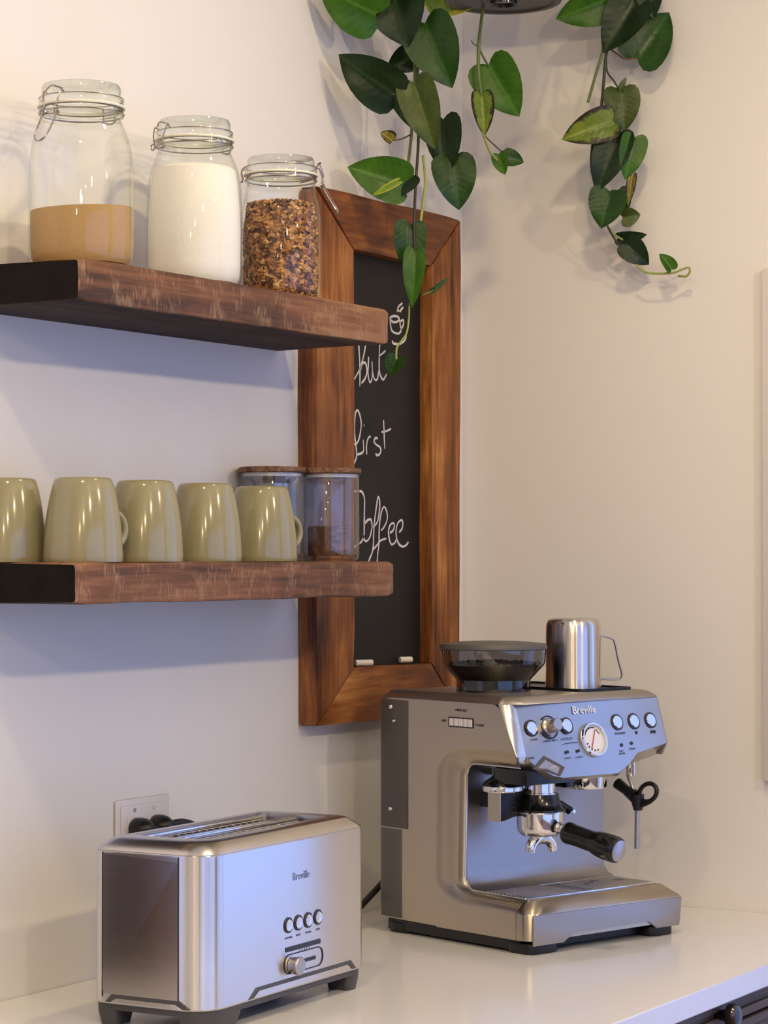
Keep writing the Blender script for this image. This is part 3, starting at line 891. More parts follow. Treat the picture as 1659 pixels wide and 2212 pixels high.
link('lettering', bm, M['chalk_line'], sl, 0)
bm = bmesh.new()
k2 = 11.06
for s_ in ([(150, 1105), (220, 1090), (280, 980), (320, 780), (335, 600), (300, 400), (245, 290), (195, 380), (175, 650), (180, 900), (205, 1100), (225, 1330), (215, 1430), (170, 1560)],
          [(240, 1350), (330, 1320), (385, 1270), (392, 1150), (380, 990)],
          [(400, 625), (410, 680)],
          [(470, 1350), (460, 1200), (480, 1020), (530, 920), (565, 935)],
          [(730, 970), (680, 950), (640, 1030), (690, 1110), (770, 1160), (805, 1240), (780, 1330), (720, 1365), (675, 1330)],
          [(868, 520), (880, 750), (885, 950), (898, 1215)],
          [(815, 810), (930, 790), (1050, 730)]):
    stroke(bm, S(750, 860, k2, s_))
link('lettering', bm, M['chalk_line'], sl, 0)
bm = bmesh.new()
k3 = 10.37
for s_ in ([(330, 220), (160, 260), (60, 600), (20, 1000), (60, 1400), (180, 1500), (330, 1420), (430, 1340), (480, 1200), (485, 900), (490, 600), (490, 380), (430, 230), (330, 220)],
          [(490, 950), (560, 870), (630, 850), (655, 950), (655, 1050), (620, 1220), (570, 1310), (520, 1340), (480, 1280), (470, 1180)],
          [(650, 1010), (720, 990), (790, 870), (830, 600), (825, 400), (795, 350), (770, 480), (740, 700), (710, 950), (695, 1200), (690, 1400), (660, 1600), (600, 1750), (590, 1850), (670, 1850)],
          [(860, 1100), (930, 1020), (1000, 850), (990, 680), (935, 570), (880, 650), (840, 850), (820, 1100), (815, 1400), (790, 1600), (770, 1850)],
          [(670, 1540), (760, 1440), (860, 1320), (980, 1280)],
          [(1060, 1150), (1130, 1100), (1160, 980), (1125, 930), (1060, 990), (1030, 1120), (1045, 1280), (1095, 1410), (1170, 1370), (1215, 1280)],
          [(1265, 1140), (1330, 1060), (1350, 930), (1320, 865), (1240, 930), (1200, 1080), (1210, 1270), (1270, 1410), (1360, 1460), (1440, 1410), (1475, 1350)]):
    stroke(bm, S(740, 1040, k3, s_))
link('lettering', bm, M['chalk_line'], sl, 0)
bm = bmesh.new()
for s_ in ([(1300, 150), (1220, 220), (1200, 290), (1240, 330)], [(1180, 300), (1190, 345)], [(1320, 240), (1270, 290), (1255, 345)],
          [(1240, 490), (1190, 440), (1100, 430), (1030, 480), (1090, 555), (1180, 555), (1240, 490)],
          [(1240, 500), (1255, 640), (1270, 740), (1215, 810), (1130, 790), (1060, 720), (1030, 500)],
          [(1260, 540), (1320, 520), (1320, 620), (1270, 720)],
          [(1380, 830), (1370, 920), (1320, 990), (1220, 1040), (1100, 1020), (1080, 960)]):
    stroke(bm, S(740, 640, k1, s_), 0.0024)
link('cup_drawing', bm, M['chalk_line'], sl, 0)
# chalk sticks on the lower rail
for (px, py, ln, lab) in ((786, 1434.5, 0.030, 'longer white chalk stick on the lower rail of the chalkboard, left'), (876.5, 1428.5, 0.022, 'shorter white chalk stub on the lower rail of the chalkboard, right')):
    q = at(px, py, 1, -0.024)
    bm = bmesh.new()
    lathe(bm, [(0, -ln / 2), (0.0044, -ln / 2), (0.0049, -ln / 2 + 0.001), (0.0049, ln / 2 - 0.001), (0.0044, ln / 2), (0, ln / 2)], 16, (0, 0, 0), Matrix.Rotation(R(90), 3, 'Y'))
    o = link('chalk_stick', bm, M['chalk'], loc=(q.x, -0.024, iB - 0.001 + 0.0075))
    o.rotation_euler = (0, 0, R(-32))
    tag(o, lab, 'chalk', 'chalk sticks on the frame')

# ------------------------------------------------------------------ trailing plant
def leaf_mesh(L, wid, fold=0.25, droop=0.25, seed=0, cup=0.0):
    out = [(0.0, 0.0), (-0.07, 0.10), (-0.12, 0.24), (-0.09, 0.38), (0.0, 0.47), (0.13, 0.50), (0.28, 0.495), (0.42, 0.465), (0.56, 0.405), (0.69, 0.325), (0.80, 0.235), (0.89, 0.140), (0.955, 0.058), (1.0, 0.0)]
    bm = bmesh.new()
    uvl = bm.loops.layers.uv.new('UVMap')
    rim = bm.verts.layers.float.new('rim')
    K = 4
    uvof = {}
    for side in (1, -1):
        grid = []
        for (u, v) in out:
            row = []
            mu_ = max(0.0, min(1.0, 0.02 + u * 0.98)) if u > 0 else 0.0
            for k in range(K + 1):
                s = k / K
                uu = mu_ + (u - mu_) * s
                vv = v * s * side
                x = uu * L
                y = vv * wid
                r_ = abs(vv)
                z = fold * r_ * wid - droop * L * uu * uu + cup * math.sin(s * PI) * 0.02 + 0.035 * L * noise.noise(Vector((uu * 3 + seed, vv * 4, seed)))  * s
                z += 0.012 * L * math.cos((uu - 0.55 * r_) * 46) * s * (1 - s)
                ver = bm.verts.new((x, y, z))
                ver[rim] = s
                uvof[ver] = (uu, vv)
                row.append(ver)
            grid.append(row)
        for a, b_ in zip(grid, grid[1:]):
            for k in range(K):
                vs = [a[k], a[k + 1], b_[k + 1], b_[k]]
                if side < 0: vs.reverse()
                f = bm.faces.new(vs)
                for lp in f.loops: lp[uvl].uv = uvof[lp.vert]
    bmesh.ops.remove_doubles(bm, verts=bm.verts, dist=1e-5)
    return bm

plant = empty('hanging_plant', (0, 0, 0))
def leaf(base, tip, wpx, mat, ax, val, roll=0.0, depth=0.0, fold=0.25, droop=0.18, seed=None):
    """leaf from its stalk end to its tip; ax/val: the vertical plane it hangs in; depth: tip nearer (+) to the room"""
    b_ = at(*base, ax, val)
    tdir = at(*tip, ax, val)
    # keep the tip at a true distance: slide both onto the plane that faces the room
    dist = (b_ - CAM).dot(FWD)
    ray = (tdir - CAM); ray /= ray.dot(FWD)
    tp = CAM + ray * (dist - depth)
    u = tp - b_
    L_ = u.length
    u.normalize()
    view = (CAM - b_).normalized()
    nrm = (view - u * view.dot(u)).normalized()
    nrm = Matrix.Rotation(R(roll), 3, u) @ nrm
    v = nrm.cross(u)
    wid = 1.07 * wpx / ppm(b_) / max(0.35, math.cos(R(roll)))
    sd = seed if seed is not None else base[0] * 0.37 + base[1] * 0.11
    bm = leaf_mesh(L_, wid, fold, droop, sd)
    # droop bends the tip: turn back so that the tip stays on its line
    for ver in bm.verts:
        x, y, z = ver.co
        z += droop * L_ * (x / L_) * 0.55
        ver.co = b_ + u * x + v * y + nrm * z
    me_ob = link('leaf', bm, LM[mat], plant, 180)
    return me_ob
Lp = (1, -0.115)
Mp = (1, -0.20)
Rp = (0, -0.085)
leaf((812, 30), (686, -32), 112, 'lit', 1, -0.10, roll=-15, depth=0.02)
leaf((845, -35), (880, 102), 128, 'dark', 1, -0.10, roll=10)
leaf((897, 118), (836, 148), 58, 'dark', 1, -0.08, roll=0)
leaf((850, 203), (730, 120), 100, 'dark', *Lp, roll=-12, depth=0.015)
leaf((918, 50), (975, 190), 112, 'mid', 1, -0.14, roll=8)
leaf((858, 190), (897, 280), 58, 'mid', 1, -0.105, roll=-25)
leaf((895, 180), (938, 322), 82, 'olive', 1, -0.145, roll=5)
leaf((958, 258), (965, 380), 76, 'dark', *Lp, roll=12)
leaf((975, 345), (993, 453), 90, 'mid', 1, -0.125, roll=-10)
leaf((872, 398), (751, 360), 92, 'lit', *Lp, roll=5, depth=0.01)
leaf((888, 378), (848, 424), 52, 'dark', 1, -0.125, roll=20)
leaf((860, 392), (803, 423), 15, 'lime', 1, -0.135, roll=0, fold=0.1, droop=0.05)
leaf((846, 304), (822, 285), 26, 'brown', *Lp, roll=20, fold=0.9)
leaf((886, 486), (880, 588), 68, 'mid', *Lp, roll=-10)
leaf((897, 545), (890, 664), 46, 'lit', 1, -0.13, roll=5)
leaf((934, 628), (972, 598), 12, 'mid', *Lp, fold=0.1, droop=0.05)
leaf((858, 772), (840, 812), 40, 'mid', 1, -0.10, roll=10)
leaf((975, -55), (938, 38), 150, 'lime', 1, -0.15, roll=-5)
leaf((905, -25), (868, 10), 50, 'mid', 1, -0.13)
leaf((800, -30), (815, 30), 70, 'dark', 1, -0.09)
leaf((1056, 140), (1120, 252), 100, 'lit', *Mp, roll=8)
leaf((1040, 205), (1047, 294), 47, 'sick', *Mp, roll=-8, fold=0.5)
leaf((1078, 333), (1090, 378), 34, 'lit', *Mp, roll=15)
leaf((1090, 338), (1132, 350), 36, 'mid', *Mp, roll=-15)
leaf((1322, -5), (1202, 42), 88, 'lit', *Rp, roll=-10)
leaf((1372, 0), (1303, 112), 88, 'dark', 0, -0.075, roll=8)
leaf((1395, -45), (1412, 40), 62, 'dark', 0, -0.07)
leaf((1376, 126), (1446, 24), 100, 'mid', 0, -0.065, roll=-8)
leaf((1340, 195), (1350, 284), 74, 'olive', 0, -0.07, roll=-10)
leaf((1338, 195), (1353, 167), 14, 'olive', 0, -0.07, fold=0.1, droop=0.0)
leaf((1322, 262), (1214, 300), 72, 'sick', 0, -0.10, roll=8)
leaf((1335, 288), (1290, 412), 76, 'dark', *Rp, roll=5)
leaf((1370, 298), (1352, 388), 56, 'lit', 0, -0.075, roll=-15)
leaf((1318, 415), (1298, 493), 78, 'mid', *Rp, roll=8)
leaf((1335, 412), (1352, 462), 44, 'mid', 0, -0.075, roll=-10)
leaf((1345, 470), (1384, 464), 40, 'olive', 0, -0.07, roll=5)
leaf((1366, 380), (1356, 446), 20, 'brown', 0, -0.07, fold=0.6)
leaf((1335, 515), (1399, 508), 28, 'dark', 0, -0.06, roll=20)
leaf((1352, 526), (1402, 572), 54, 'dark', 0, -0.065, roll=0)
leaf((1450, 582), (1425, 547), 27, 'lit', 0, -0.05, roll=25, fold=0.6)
def vine(pts, r, mat, ax, val, n=7):
    bm = bmesh.new()
    tube(bm, [at(a, b_, ax, val if not isinstance(val, tuple) else val[0] + (val[1] - val[0]) * i / (len(pts) - 1)) for i, (a, b_) in enumerate(pts)], r, n, k=4)
    link('vine', bm, M[mat], plant, 60)
vine([(893, -60), (892, 0), (895, 60), (896, 170), (892, 250), (886, 320), (879, 374)], 0.0026, 'stem', 1, -0.112)
vine([(905, -60), (900, 20), (900, 90), (903, 180), (904, 300), (898, 400), (895, 480), (896, 545)], 0.0024, 'stem_dark', 1, -0.122)
vine([(914, 335), (919, 390), (914, 440), (907, 490), (899, 545)], 0.0024, 'stem_lit', 1, -0.118)
vine([(884, 655), (883, 690), (878, 720), (866, 738), (857, 752), (856, 776)], 0.0017, 'stem_lit', 1, -0.108)
vine([(896, 600), (888, 640), (884, 660)], 0.0017, 'stem', 1, -0.110)
vine([(912, 637), (925, 632), (938, 626)], 0.0016, 'stem', 1, -0.115)
vine([(889, 290), (868, 300), (848, 303)], 0.0013, 'stem_brown', 1, -0.115)
vine([(893, 178), (870, 192), (850, 204)], 0.0014, 'stem', 1, -0.115)
vine([(1052, -50), (1046, 0), (1038, 60), (1034, 105), (1034, 160), (1040, 206)], [0.0030, 0.0028, 0.0026, 0.0030, 0.0027, 0.0024], 'stem', 1, -0.20)
vine([(1035, 105), (1045, 125), (1055, 142)], 0.0017, 'stem', 1, -0.20)
vine([(1034, 100), (1024, 96), (1018, 88)], 0.0008, 'stem_dark', 1, -0.20)
vine([(1044, 290), (1052, 312), (1060, 330), (1074, 346)], 0.0020, 'stem_lit', 1, -0.20)
vine([(1046, 292), (1062, 308), (1082, 326)], 0.0012, 'stem_brown', 1, -0.20)
vine([(1325, -50), (1315, 40), (1302, 110), (1286, 165), (1270, 222)], 0.0024, 'stem', 0, -0.088)
vine([(1330, -50), (1318, 60), (1308, 130), (1304, 180), (1299, 235)], 0.0026, 'stem_dark', 0, -0.082)
vine([(1309, 120), (1312, 155), (1326, 175), (1338, 194)], 0.0015, 'stem_dark', 0, -0.078)
vine([(1318, 106), (1335, 118), (1350, 127), (1376, 125)], 0.0015, 'stem_brown', 0, -0.074)
vine([(1299, 235), (1283, 300), (1278, 350), (1284, 390), (1296, 430)], 0.0030, 'stem_dark', 0, -0.088)
vine([(1312, 488), (1324, 510), (1340, 535), (1355, 560)], 0.0020, 'stem_dark', 0, (-0.085, -0.060))
vine([(1312, 488), (1325, 505), (1345, 518)], 0.0016, 'stem_lit', 0, -0.07)
vine([(1375, 572), (1395, 588), (1425, 591), (1455, 589), (1478, 580), (1488, 578), (1490, 587), (1482, 597), (1465, 596)], 0.0019, 'stem_lit', 0, (-0.060, -0.04))
vine([(1440, 590), (1446, 585), (1450, 580)], 0.0015, 'stem', 0, -0.046)
# pot
PC = at(1088, 4, 1, -0.25)
plant_c = PC
tag(plant, 'trailing heart-leaved plant in a dark hanging pot, its vines falling over the corner', 'plant')
bm = bmesh.new()
lathe(bm, [(0, 0.004), (0.020, 0.004), (0.022, 0.0), (0.026, 0.0), (0.027, 0.003), (0.078, 0.003), (0.082, 0.0), (0.090, 0.0), (0.0915, 0.004), (0.094, 0.02), (0.108, 0.115), (0.115, 0.118), (0.116, 0.130), (0.105, 0.130), (0.100, 0.112), (0, 0.108)], 48, PC)
link('pot', bm, M['pot'], plant, 35)
bm = bmesh.new(); lathe(bm, [(0, 0.0035), (0.018, 0.0035), (0.021, 0.0), (0.0215, 0.0035)], 24, PC - Vector((0, 0, 0.0045))); link('drain_hole', bm, M['black_gloss'], plant)
bm = bmesh.new()
for k in range(3):
    a = R(40 + 120 * k)
    tube(bm, [(PC.x + 0.114 * math.cos(a), PC.y + 0.114 * math.sin(a), PC.z + 0.125), (PC.x + 0.02 * math.cos(a), PC.y + 0.02 * math.sin(a), ZC - 0.02)], 0.0018, 6, smooth=False)
tube(bm, [(PC.x, PC.y, ZC - 0.03), (PC.x, PC.y, ZC)], 0.004, 8, smooth=False)
link('hanger', bm, M['dark_metal'], plant)
# foliage over the rim, above the frame
random.seed(12)
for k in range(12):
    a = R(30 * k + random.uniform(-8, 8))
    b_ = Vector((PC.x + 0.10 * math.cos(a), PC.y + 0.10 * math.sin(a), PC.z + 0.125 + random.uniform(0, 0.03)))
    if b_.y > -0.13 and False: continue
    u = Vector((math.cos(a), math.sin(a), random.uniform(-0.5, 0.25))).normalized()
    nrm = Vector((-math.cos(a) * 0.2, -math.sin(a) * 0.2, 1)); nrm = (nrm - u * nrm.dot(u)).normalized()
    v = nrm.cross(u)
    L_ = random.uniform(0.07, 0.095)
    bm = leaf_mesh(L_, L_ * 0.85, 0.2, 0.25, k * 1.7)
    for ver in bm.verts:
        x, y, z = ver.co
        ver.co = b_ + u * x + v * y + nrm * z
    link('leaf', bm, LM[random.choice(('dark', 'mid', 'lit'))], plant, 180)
for (a, b_) in (((893, -60), -0.112), ((1052, -50), -0.20)):
    q = at(*a, 1, b_)
    bm = bmesh.new(); tube(bm, [q, q.lerp(PC, 0.35) + Vector((0, 0, 0.09)), PC + (q - PC).normalized() * 0.104 + Vector((0, 0, 0.128))], 0.0026, 7); link('vine', bm, M['stem'], plant, 60)
q = at(1325, -50, 0, -0.088)
bm = bmesh.new(); tube(bm, [q, q.lerp(PC, 0.35) + Vector((0, 0, 0.08)), PC + (q - PC).normalized() * 0.104 + Vector((0, 0, 0.128))], 0.0026, 7); link('vine', bm, M['stem'], plant, 60)

# ------------------------------------------------------------------ lettering helper
def text(name, s, size, mat, parent, loc, rot, ext=0.0001, align='CENTER'):
    cu = bpy.data.curves.new(name, 'FONT')
    cu.body = s; cu.size = size; cu.extrude = ext; cu.align_x = align; cu.resolution_u = 3
    tmp = bpy.data.objects.new(name, cu)
    COL.objects.link(tmp)
    dg = bpy.context.evaluated_depsgraph_get()
    me = bpy.data.meshes.new_from_object(tmp.evaluated_get(dg))
    bpy.data.objects.remove(tmp)
    me.materials.clear(); me.materials.append(mat)
    o = bpy.data.objects.new(name, me)
    COL.objects.link(o)
    o.parent = parent; o.location = loc; o.rotation_euler = rot
    return o
def join(objs, name):
    base_ = objs[0]
    bm = bmesh.new()
    for o in objs:
        tmp = o.data.copy()
        tmp.transform(o.matrix_basis)
        bm.from_mesh(tmp)
    me = bpy.data.meshes.new(name)
    bm.to_mesh(me); bm.free()
    me.materials.append(base_.data.materials[0])
    no_ = bpy.data.objects.new(name, me)
    COL.objects.link(no_)
    no_.parent = base_.parent
    for o in objs: bpy.data.objects.remove(o)
    no_['kind'] = 'stuff'
    return no_

# ------------------------------------------------------------------ espresso machine (local: x right, y back, z up from front-left corner)
em = empty('espresso_machine', (-0.576, -0.427, CT), -0.307)
tag(em, 'brushed steel espresso machine with grinder hopper on the worktop by the corner', 'espresso machine')
MW, MD = 0.325, 0.324
def cshape(x_out, x_in, name, front_y=0.0):
    """C-shaped side cover, its inner edge rolled towards the cavity"""
    outer = fillet([(MD, 0.020), (MD, 0.357), (0.066, 0.357), (0.028, 0.283), (0.040, 0.2665)], [0.004, 0.006, 0.012, 0.006, 0.004], 4)
    inner = fillet([(0.146, 0.2665), (0.154, 0.078)], [0.020, 0.020], 6)
    inner = []
    for k in range(7):      # upper cavity corner
        a = R(90 + 0 + 90 * k / 6)
        inner.append((0.132 + 0.020 * math.cos(R(90 - 90 * k / 6)), 0.2465 + 0.020 * math.sin(R(90 - 90 * k / 6))))
    for k in range(7):      # lower cavity corner
        inner.append((0.136 + 0.020 * math.cos(R(-90 * k / 6)), 0.098 - 0.020 * abs(math.sin(R(90 * k / 6)))))
    low = []
    contour = outer + inner + low
    bm = bmesh.new()
    # ring on the face, offset from the cavity edge
    off = []
    nI = len(inner)
    for i, (y, z) in enumerate(inner):
        if i < 7:
            a = R(90 - 90 * i / 6); c_ = (0.132, 0.2465); rr = 0.020 + 0.042
            off.append((c_[0] + rr * math.cos(a) * 1.12, c_[1] + (0.020 + 0.026) * math.sin(a)))
        else:
            a = R(90 * (i - 7) / 6); c_ = (0.136, 0.098)
            off.append((c_[0] + 0.062 * math.cos(a) * 1.05, c_[1] - 0.040 * math.sin(a)))
    offA = (0.034, 0.2925)
    offB = (0.0, 0.0575)
    sgn = 1 if x_in > x_out else -1
    xo = x_out
    vo = [bm.verts.new((xo, y, z)) for y, z in outer[:-5]]      # up to the nose
    nose = [bm.verts.new((xo, y, z)) for y, z in (offA,)]
    vr = [bm.verts.new((xo, y, z)) for y, z in off]
    vend = [bm.verts.new((xo, 0.030, 0.0575)), bm.verts.new((xo, 0.030, 0.020))]
    f = bm.faces.new(vo + nose + vr + vend)
    # rolled band: from ring down to cavity edge at three depths
    edge_pts = [(0.040, 0.2665)] + inner + [(0.030, 0.0745)]
    ring0 = [nose[0]] + vr + [vend[0]]
    rings = [ring0]
    ringpos = [offA] + off + [(0.030, 0.0575)]
    for s, dx in ((0.12, 0.0012), (0.3, 0.0050), (0.5, 0.0085), (0.75, 0.0125), (0.93, 0.0165), (1.0, 0.020)):
        rg = []
        for (ya, za), (yb, zb_) in zip(ringpos, edge_pts):
            rg.append(bm.verts.new((xo + sgn * dx, ya + (yb - ya) * s, za + (zb_ - za) * s)))
        rings.append(rg)
    for a_, b_ in zip(rings, rings[1:]):
        for i in range(len(a_) - 1):
            bm.faces.new((a_[i], a_[i + 1], b_[i + 1], b_[i]))
    return link(name, bm, M['steel'], em, 28)
cshape(0.0, 0.02, 'side_panel')
# bright bead along the cavity edge
bm = bmesh.new()
pts = [(0.0195, 0.040, 0.2655)] + [(0.0195, 0.132 + 0.020 * math.cos(R(90 - 15 * k)), 0.2465 + 0.0195 * math.sin(R(90 - 15 * k))) for k in range(7)] + [(0.0195, 0.136 + 0.020 * math.cos(R(-15 * k)), 0.098 - 0.0195 * abs(math.sin(R(15 * k)))) for k in range(7)] + [(0.0195, 0.03, 0.0775)]
tube(bm, pts, 0.0012, 8, smooth=False)
link('edge_bead', bm, M['chrome'], em)
# column behind the cavity, head core and base core
bm = bmesh.new()
box(bm, 0.0215, 0.316, 0.158, MD - 0.004, 0.022, 0.355)
box(bm, 0.0215, 0.312, 0.060, 0.16, 0.268, 0.352)
link('housing', bm, M['black'], em, 0)
bm = bmesh.new(); box(bm, 0.3165, 0.3185, 0.156, MD, 0.022, 0.356, 0.001); box(bm, 0.3125, 0.3165, 0.062, 0.156, 0.272, 0.356); link('side_panel', bm, M['steel_soft'], em, 0)
# splash panel
bm = bmesh.new()
pr = [(0.150, 0.270), (0.152, 0.16), (0.153, 0.105), (0.150, 0.090), (0.143, 0.081), (0.130, 0.076), (0.130, 0.074), (0.157, 0.074), (0.157, 0.270)]
prism(bm, pr, 0.020, 0.3125, axis=0)
link('splash_panel', bm, plain('splash_steel', (0.37, 0.36, 0.37), 0.34, metal=1), em, 40)
# dark rear strip
bm = bmesh.new(); box(bm, -0.0018, 0.002, 0.262, 0.322, 0.160, 0.354, 0.001); link('rear_strip', bm, M['rear_grey'], em)
bm = bmesh.new(); box(bm, -0.0012, 0.002, 0.276, 0.3225, 0.024, 0.158, 0.001); link('water_tank_strip', bm, M['lid_grey'], em)
for (yy, zz, rr) in ((0.298, 0.343, 0.0042), (0.290, 0.322, 0.0030), (0.298, 0.188, 0.0038)):
    bm = bmesh.new(); lathe(bm, [(0, 0.0035), (rr * 0.7, 0.0032), (rr, 0.001), (rr, 0)], 16, (-0.0018, yy, zz), Matrix.Rotation(R(-90), 3, 'Y')); link('screw', bm, M['chrome'], em)
# head front: instrument panel, corner roll, chin
def panel_y(z, x=0.16):
    return 0.0195 + (z - 0.283) * 0.30 + (0.012 if x < 0.1 else 0) * (0.1 - min(x, 0.1)) / 0.1
xs = [0.020, 0.06, 0.12, 0.20, 0.26, 0.3125]
bm = bmesh.new()
top_z = 0.3595
bot = [(0.0205, 0.283), (0.032, 0.270), (0.062, 0.2535), (0.080, 0.250), (0.195, 0.250), (0.222, 0.262), (0.245, 0.277), (0.3125, 0.288)]
front = [bm.verts.new((x, panel_y(z, x), z)) for x, z in bot]
topv = [bm.verts.new((x, panel_y(top_z, x), top_z)) for x, z in bot]
for i in range(len(bot) - 1): bm.faces.new((front[i], front[i + 1], topv[i + 1], topv[i]))
link('control_panel', bm, M['steel_front'], em, 30)
bm = bmesh.new()   # chin: folds back under the panel
f1 = [bm.verts.new((x, panel_y(z, x) + 0.0003, z)) for x, z in bot]
f2 = [bm.verts.new((max(0.022, x - 0.002), panel_y(z, x) + 0.022, max(0.243, z - 0.020 if 0.2 < x else z - 0.008))) for x, z in bot]
f3 = [bm.verts.new((max(0.022, x - 0.002), 0.152, max(0.243, z - 0.020 if 0.2 < x else z - 0.008) + 0.001)) for x, z in bot]
for a_, b_ in ((f1, f2), (f2, f3)):
    for i in range(len(bot) - 1): bm.faces.new((a_[i], a_[i + 1], b_[i + 1], b_[i]))
bm.faces.new((f1[-1], f2[-1], f3[-1], bm.verts.new((0.3125, 0.152, 0.288))))
link('chin', bm, M['steel_soft'], em, 30)
bm = bmesh.new()   # rolled left corner of the head, lit by the ceiling lamps
nseg = 8
cols = []
for z, y_side, y_f in ((0.3570, 0.066, None), (0.34, 0.0575, None), (0.30, 0.0375, None), (0.283, 0.028, None)):
    row = []
    yf = panel_y(z, 0.02)
    for k in range(nseg + 1):
        t_ = k / nseg
        a = R(90 * t_)
        row.append(bm.verts.new((0.0205 * (1 - math.cos(a)), y_side + (yf - y_side) * math.sin(a), z)))
    cols.append(row)
row = []
for k in range(nseg + 1):
    t_ = k / nseg
    row.append(bm.verts.new((0.012 + 0.0105 * t_, 0.042 - 0.004 * t_, 0.268)))
cols.append(row)
for a_, b_ in zip(cols, cols[1:]):
    for k in range(nseg): bm.faces.new((a_[k], a_[k + 1], b_[k + 1], b_[k]))
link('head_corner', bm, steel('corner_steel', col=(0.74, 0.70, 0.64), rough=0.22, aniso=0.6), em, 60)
# right end of the head
bm = bmesh.new()
rb = [(panel_y(0.3595), 0.3595), (panel_y(0.288), 0.288), (0.030, 0.270), (0.157, 0.270), (0.157, 0.3595)]
prism(bm, rb, 0.3125, 0.3165, axis=0, bev=0.0008)
link('head_end', bm, M['steel_soft'], em)
# top deck with sloped rim
bm = bmesh.new()
o1 = rrect(0.000, 0.3185, 0.040, MD, [0.026, 0.010, 0.010, 0.010], 5)
def ring_at(inset, z, y0=0.040):
    return [bm.verts.new((x + (inset if x < 0.16 else -inset), y + (inset if y < 0.18 else -inset * 0.6), z)) for x, y in o1]
r0 = ring_at(0.0, 0.357); r1 = ring_at(0.0015, 0.3605); r2 = ring_at(0.010, 0.3670); r3 = ring_at(0.016, 0.3685); r4 = ring_at(0.024, 0.3680)
n_ = len(o1)
for a_, b_ in ((r0, r1), (r1, r2), (r2, r3), (r3, r4)):
    for i in range(n_): bm.faces.new((a_[i], a_[(i + 1) % n_], b_[(i + 1) % n_], b_[i]))
bm.faces.new(r4)
for v in bm.verts:            # the deck's front left corner follows the head
    if v.co.y < 0.075 and v.co.x < 0.03: v.co.y = max(v.co.y, 0.066 - v.co.x * 1.0)
link('top_deck', bm, M['deck'], em, 40)
bm = bmesh.new()
o2 = rrect(0.185, 0.300, 0.075, 0.295, 0.012, 4)
a_ = [bm.verts.new((x, y, 0.3684)) for x, y in o2]; b_ = [bm.verts.new((x, y, 0.3720)) for x, y in o2]
o3 = rrect(0.188, 0.297, 0.078, 0.292, 0.010, 4)
c_ = [bm.verts.new((x, y, 0.3720)) for x, y in o3]; d_ = [bm.verts.new((x, y, 0.3690)) for x, y in o3]
for p_, q_ in ((a_, b_), (b_, c_), (c_, d_)):
    for i in range(len(o2)): bm.faces.new((p_[i], p_[(i + 1) % len(o2)], q_[(i + 1) % len(o2)], q_[i]))
bm.faces.new(d_)
link('warming_tray', bm, M['black'], em, 30)
# base with drip tray
bm = bmesh.new()
base_o = rrect(0.0004, MW, 0.0, 0.20, [0.026, 0.007, 0.002, 0.002], 6)
def bring(inset, z): return [bm.verts.new((x + (inset if x < 0.16 else -inset), y + (inset if y < 0.1 else 0), z)) for x, y in base_o]
r0 = bring(0.0, 0.020); r1 = bring(0.0, 0.0565); r2 = bring(0.0012, 0.0590); r3 = bring(0.020, 0.0745); 
for a_, b_ in ((r0, r1), (r1, r2), (r2, r3)):
    for i in range(len(base_o)): bm.faces.new((a_[i], a_[(i + 1) % len(base_o)], b_[(i + 1) % len(base_o)], b_[i]))
bm.faces.new(r3)
link('base_housing', bm, M['steel'], em, 40)
# front skirt with a notch between the feet
bm = bmesh.new()
sk = [(0.004, 0.014), (0.066, 0.014), (0.085, 0.027), (0.248, 0.027), (0.264, 0.014), (0.316, 0.014), (0.3215, 0.0560), (0.004, 0.0580)]
prism(bm, sk, -0.0026, 0.0004, axis=1, bev=0.0012)
link('tray_front', bm, steel('tray_steel', col=(0.40, 0.37, 0.35), rough=0.42, aniso=0.3), em, 40)
bm = bmesh.new()
box(bm, 0.008, 0.312, 0.030, 0.315, 0.004, 0.0205)
link('underside', bm, M['black'], em, 0)
for (x0, x1, y0_, y1_) in ((0.006, 0.068, 0.006, 0.06), (0.262, 0.316, 0.006, 0.06), (0.006, 0.05, 0.27, 0.318), (0.27, 0.314, 0.27, 0.318)):
    bm = bmesh.new(); prism(bm, rrect(x0, x1, y0_, y1_, 0.014, 4), 0.0, 0.0155, bev=0.002); link('foot', bm, M['black'], em)
# drip grill: frame and slats
gr = None
bm = bmesh.new()
for (a0, a1, b0, b1) in ((0.024, 0.300, 0.030, 0.034), (0.024, 0.300, 0.122, 0.126), (0.024, 0.028, 0.034, 0.122), (0.296, 0.300, 0.034, 0.122), (0.135, 0.140, 0.034, 0.122)):
    box(bm, a0, a1, b0, b1, 0.0746, 0.0775, 0.0006)
gr = link('drip_grill', bm, M['chrome'], em)
bm = bmesh.new(); box(bm, 0.028, 0.135, 0.034, 0.122, 0.0746, 0.0750); link('grill_well', bm, M['black_gloss'], gr, 0)
for k in range(11):
    y = 0.0385 + k * 0.0079
    bm = bmesh.new(); box(bm, 0.028, 0.135, y - 0.0019, y + 0.0019, 0.0758, 0.0786, 0.0006, 1); link('slat', bm, M['steel_soft'], gr)
bm = bmesh.new(); box(bm, 0.1405, 0.2955, 0.0345, 0.1215, 0.0750, 0.0772, 0.0004, 1); link('grill_plate', bm, M['steel_soft'], gr)
for k in range(7):
    for j in range(2):
        bm = bmesh.new(); box(bm, 0.150 + j * 0.011, 0.158 + j * 0.011, 0.040 + k * 0.011, 0.045 + k * 0.011, 0.0772, 0.0775); link('slot', bm, M['black_gloss'], gr, 0)
